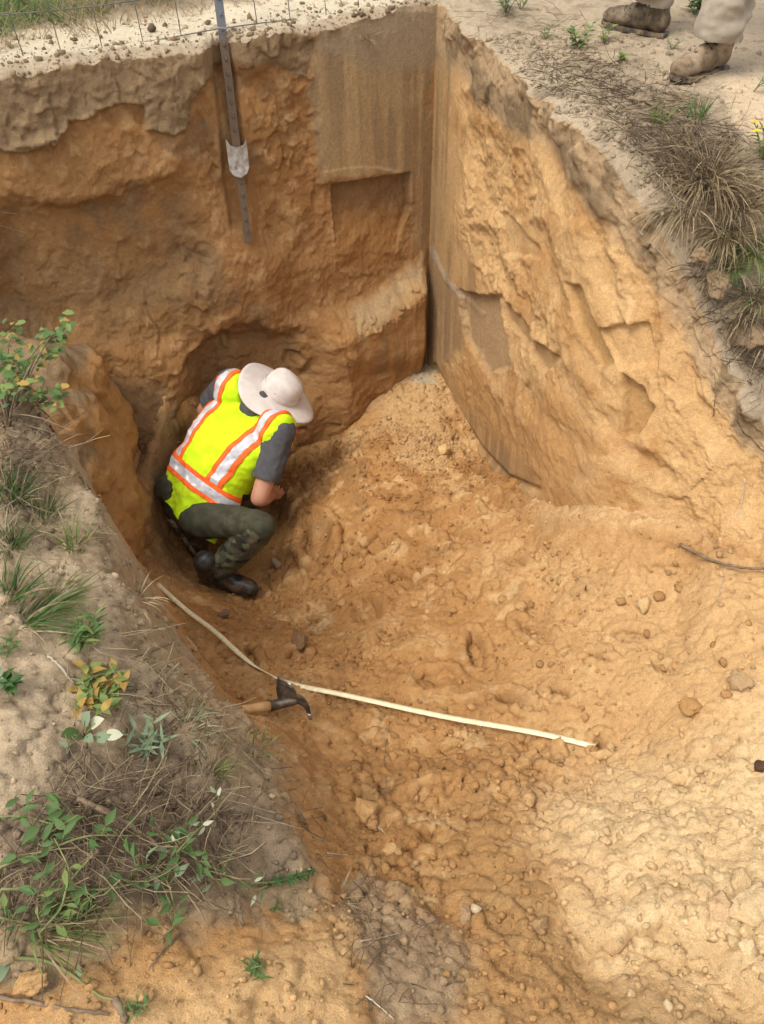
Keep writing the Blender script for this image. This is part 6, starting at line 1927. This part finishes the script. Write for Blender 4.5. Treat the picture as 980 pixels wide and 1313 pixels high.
vine([(0, 1228), (60, 1232), (95, 1252), (130, 1280), (150, 1284)], 'bare green vine stem trailing over the orange sand', 2, 0.03, GREYG, GREEN, lift=0.01, r=0.004)
P_ = hit(2, 1258)[0]
P = Plant('fallen_leaf', P_, 'single blue-green leaf lying at the lower left edge', 'leaf')
P.leaf(P_ + np.array([-0.012, -0.012, 0.012]), (0.5, 0.9, 0.15), 0.05, 'ovate', GREYG, nrm=(0, -0.2, 1)); P.done()
# feathery evergreen sprig
P_ = hit(325, 1135)[0]
P = Plant('feathery_sprig', P_, 'feathery dark green sprig at the tip of the bank', 'sprig')
pts = [hit(u, v)[0] + np.array([0, 0, 0.018]) for u, v in ((322, 1137), (345, 1136), (370, 1132), (392, 1124), (404, 1118))]
P.stem(pts, 0.002, STEMM)
for k in range(110):
    t = rr(0.6, 3.98); i = int(t); q = pts[i] + (pts[i + 1] - pts[i]) * (t - i); d = unit(pts[i + 1] - pts[i])
    P.small(q, d * 0.9 + np.array([rr(-.9, .9), rr(-.9, .9), rr(-.1, .6)]), rr(0.012, 0.024), 'lance', DGREEN)
P.done()

# ---- dead stems, straw and pine needles (uncountable)
def litter(name, label, polys, n, mat, L, seed, r=0.0009, lift=0.015, dirv=None):
    rs = random.Random(seed); mb = MB()
    for poly, share in polys:
        us = [p[0] for p in poly]; vs_ = [p[1] for p in poly]
        k = 0
        while k < n * share:
            u, v = rs.uniform(min(us), max(us)), rs.uniform(min(vs_), max(vs_))
            if sdf_poly(np.array([u]), np.array([v]), poly)[0] > 8 * rs.random(): continue
            p, nn = hit(u, v)
            if nn[2] < 0.2 and rs.random() < 0.7: 
                k += 0.3; continue
            a = rs.uniform(0, 6.283) if dirv is None else dirv + rs.gauss(0, 0.5)
            ln = rs.uniform(*L)
            d = np.array([math.cos(a), math.sin(a), rs.uniform(-0.05, 0.35)])
            q = p + np.array([0, 0, rs.random() ** 2 * lift])
            pts = [q]
            for i in range(4):
                d = unit(d + np.array([rs.gauss(0, .22), rs.gauss(0, .22), rs.gauss(-0.08, .12)]))
                w = pts[-1] + d * ln / 4
                pts.append(w)
            mb.tube(pts, [r * rs.uniform(0.7, 1.6)] * 5, 3, cap=False)
            k += 1
    return tag(mb.build(name, mat), label, None, None, 'stuff')
heap = [(70, 1010), (150, 985), (230, 1000), (300, 1035), (325, 1090), (250, 1140), (130, 1165), (0, 1185), (0, 1120), (60, 1060)]
litter('dry_straw', 'heap of dry straw on the lower left bank', [(heap, 0.6), ([(230, 900), (320, 960), (260, 960), (140, 880), (150, 850)], 0.05), ([(100, 800), (200, 850), (160, 920), (70, 900)], 0.14), ([(0, 530), (70, 540), (80, 700), (0, 720)], 0.14)], 620, STRAW, (0.04, 0.15), 21, 0.0008, 0.03)
litter('dead_stems', 'tangle of dead brown stems on the left bank', [(heap, 0.55), ([(0, 520), (60, 530), (70, 610), (0, 640)], 0.25), ([(150, 880), (240, 910), (310, 980), (230, 950)], 0.08)], 560, BROWNS, (0.04, 0.16), 22, 0.0009, 0.035)
litter('pine_straw', 'dark dead needles on the right rim by the boots', [([(770, 110), (860, 120), (950, 190), (900, 260), (820, 190)], 0.6), ([(880, 330), (980, 380), (980, 520), (930, 460)], 0.25), ([(700, 70), (800, 90), (780, 130), (690, 110)], 0.15)], 1000, BROWNS, (0.04, 0.13), 23, 0.0010, 0.02)
litter('rim_straw', 'pale dry grass bits on the right rim', [([(720, 60), (900, 110), (980, 200), (980, 400), (880, 280), (760, 160)], 0.8), ([(600, 10), (760, 20), (760, 110), (620, 70)], 0.2)], 800, STRAW, (0.04, 0.14), 24, 0.0009, 0.02)
litter('root_hairs', 'fine roots hanging in the topsoil and on the grey patch', [([(420, 1110), (480, 1120), (560, 1240), (480, 1313), (430, 1210)], 0.6), ([(330, 985), (400, 1050), (410, 1120), (350, 1040)], 0.4)], 110, BROWNS, (0.03, 0.09), 25, 0.0008, 0.008)

# ---- single sticks, twigs and roots
def stick(path, r0, r1, mat, label, lift=0.006, name='stick', cat='stick', ends=None):
    pts = []
    for i, p in enumerate(path):
        q, n = hit(p[0], p[1]); pts.append(q + np.array([0, 0, lift if len(p) < 3 else p[2]]))
    pts = np.array(pts); tt = np.linspace(0, len(pts) - 1, 5 * len(pts))
    c = np.stack([np.interp(tt, np.arange(len(pts)), pts[:, k]) for k in range(3)], -1)
    for _ in range(2): c[1:-1] = 0.25 * c[:-2] + 0.5 * c[1:-1] + 0.25 * c[2:]
    base = c[0].copy(); n = len(c)
    c += np.array([[rr(-1, 1), rr(-1, 1), 0] for _ in range(n)]) * r0 * 0.4
    m = MB().tube(c - base, [(r0 + (r1 - r0) * i / (n - 1)) * rr(0.85, 1.15) for i in range(n)], 7)
    o = m.build(name, mat); o.location = base
    return tag(o, label, cat)
for a in [
    ([(105, 1035), (140, 1048), (175, 1070), (215, 1100), (245, 1115)], .006, .004, TWIGM, 'thick brown branch lying across the straw heap', .035),
    ([(0, 1279), (50, 1288), (100, 1297), (142, 1301)], .004, .003, TWIGM, 'thin dark stick along the bottom left edge', .006),
    ([(150, 1283), (163, 1308)], .007, .007, TWIGM, 'short thick broken stub at the end of the dark stick', .008),
    ([(305, 1150), (312, 1190)], .006, .004, TWIGM, 'stubby brown stick under the bank tip', .012),
    ([(62, 843), (80, 858), (96, 880)], .0035, .0025, PALETWIG, 'bleached white twig on the upper left bank', .008),
    ([(232, 1200), (205, 1225), (192, 1246)], .0025, .0015, TWIGM, 'thin twig sticking out below the vine tip', .008),
    ([(0, 660), (30, 640), (62, 618)], .002, .0012, PALETWIG, 'pale slanting twig on the bank left of the grass tufts', .012),
    ([(870, 705), (905, 724), (945, 735), (990, 737)], .0055, .0045, TWIGM, 'curved dark root lying across sand at the right', .026),
    ([(932, 722), (925, 745), (920, 770)], .002, .001, PALETWIG, 'thin pale rootlet crossing the curved dark root', .006),
    ([(955, 615), (950, 650), (947, 690)], .002, .001, PALETWIG, 'thin pale rootlet hanging low on the right wall', .006),
    ([(470, 1051), (490, 1066), (505, 1076)], .002, .0015, PALETWIG, 'small straw beside the large angular orange clod', .005),
    ([(915, 272), (935, 305), (960, 335), (980, 360)], .0025, .002, PALETWIG, 'long pale dead stalk bent over the right rim', .05),
    ([(805, 130), (835, 138), (860, 152)], .006, .004, TWIGM, 'dark stick lying in the needles above the rim', .012),
    ([(840, 230), (855, 245), (868, 275)], .0018, .001, PALETWIG, 'fine pale stalk under the large hanging tussock', .02),
    ([(820, 300), (840, 320), (862, 345)], .0018, .001, PALETWIG, 'fine pale rootlet on the wall below the rim clods', .008),
    ([(912, 540), (916, 510), (914, 485)], .002, .001, TWIGM, 'dark rootlet standing out of the right sand wall', .02),
    ([(160, 690), (162, 715), (168, 735)], .0022, .0014, PALETWIG, 'pale curved rootlet at the bank edge above the strip', .01),
    ([(118, 560), (138, 548), (142, 525)], .0018, .001, PALETWIG, 'thin pale forked root below the leafy sprig', .01),
    ([(80, 495), (88, 475), (92, 460)], .0018, .001, PALETWIG, 'thin pale root right of the leafy sprig', .02),
    ([(0, 275), (22, 278), (46, 276)], .0018, .001, PALETWIG, 'pale root poking from the back wall at left', .012),
    ([(0, 292), (20, 298), (34, 302)], .0014, .0008, PALETWIG, 'lower thin root on the back wall at left', .012),
    ([(255, 925), (290, 945), (330, 985), (350, 1005)], .0028, .0015, STRAW, 'long dry stalk running down to the bank edge', .015),
    ([(170, 850), (200, 838), (222, 830)], .0025, .0015, TWIGM, 'brown twig across the bank beside the bushy weed', .015),
    ([(330, 975), (372, 1020), (392, 1055), (398, 1068)], .002, .001, TWIGM, 'thin dark root hanging down the bank side', .006),
    ([(500, 925), (492, 975), (496, 1020)], .0012, .0008, TWIGM, 'hair-thin dark root on the floor below the strip', .004),
    ([(420, 1095), (452, 1098)], .0015, .001, PALETWIG, 'tiny pale straw above the small straw tuft', .005),
    ([(463, 1208), (492, 1203), (512, 1198)], .0018, .001, PALETWIG, 'pale straw lying across the grey soil patch', .006),
    ([(470, 1278), (488, 1292), (505, 1308)], .0018, .001, PALETWIG, 'pale stalk at the bottom of the grey soil patch', .006),
]:
    stick(a[0], a[1], a[2], a[3], a[4], a[5], name='root' if 'root' in a[4] else 'twig' if a[1] < .004 else 'stick', cat='root' if 'root' in a[4] else 'twig')
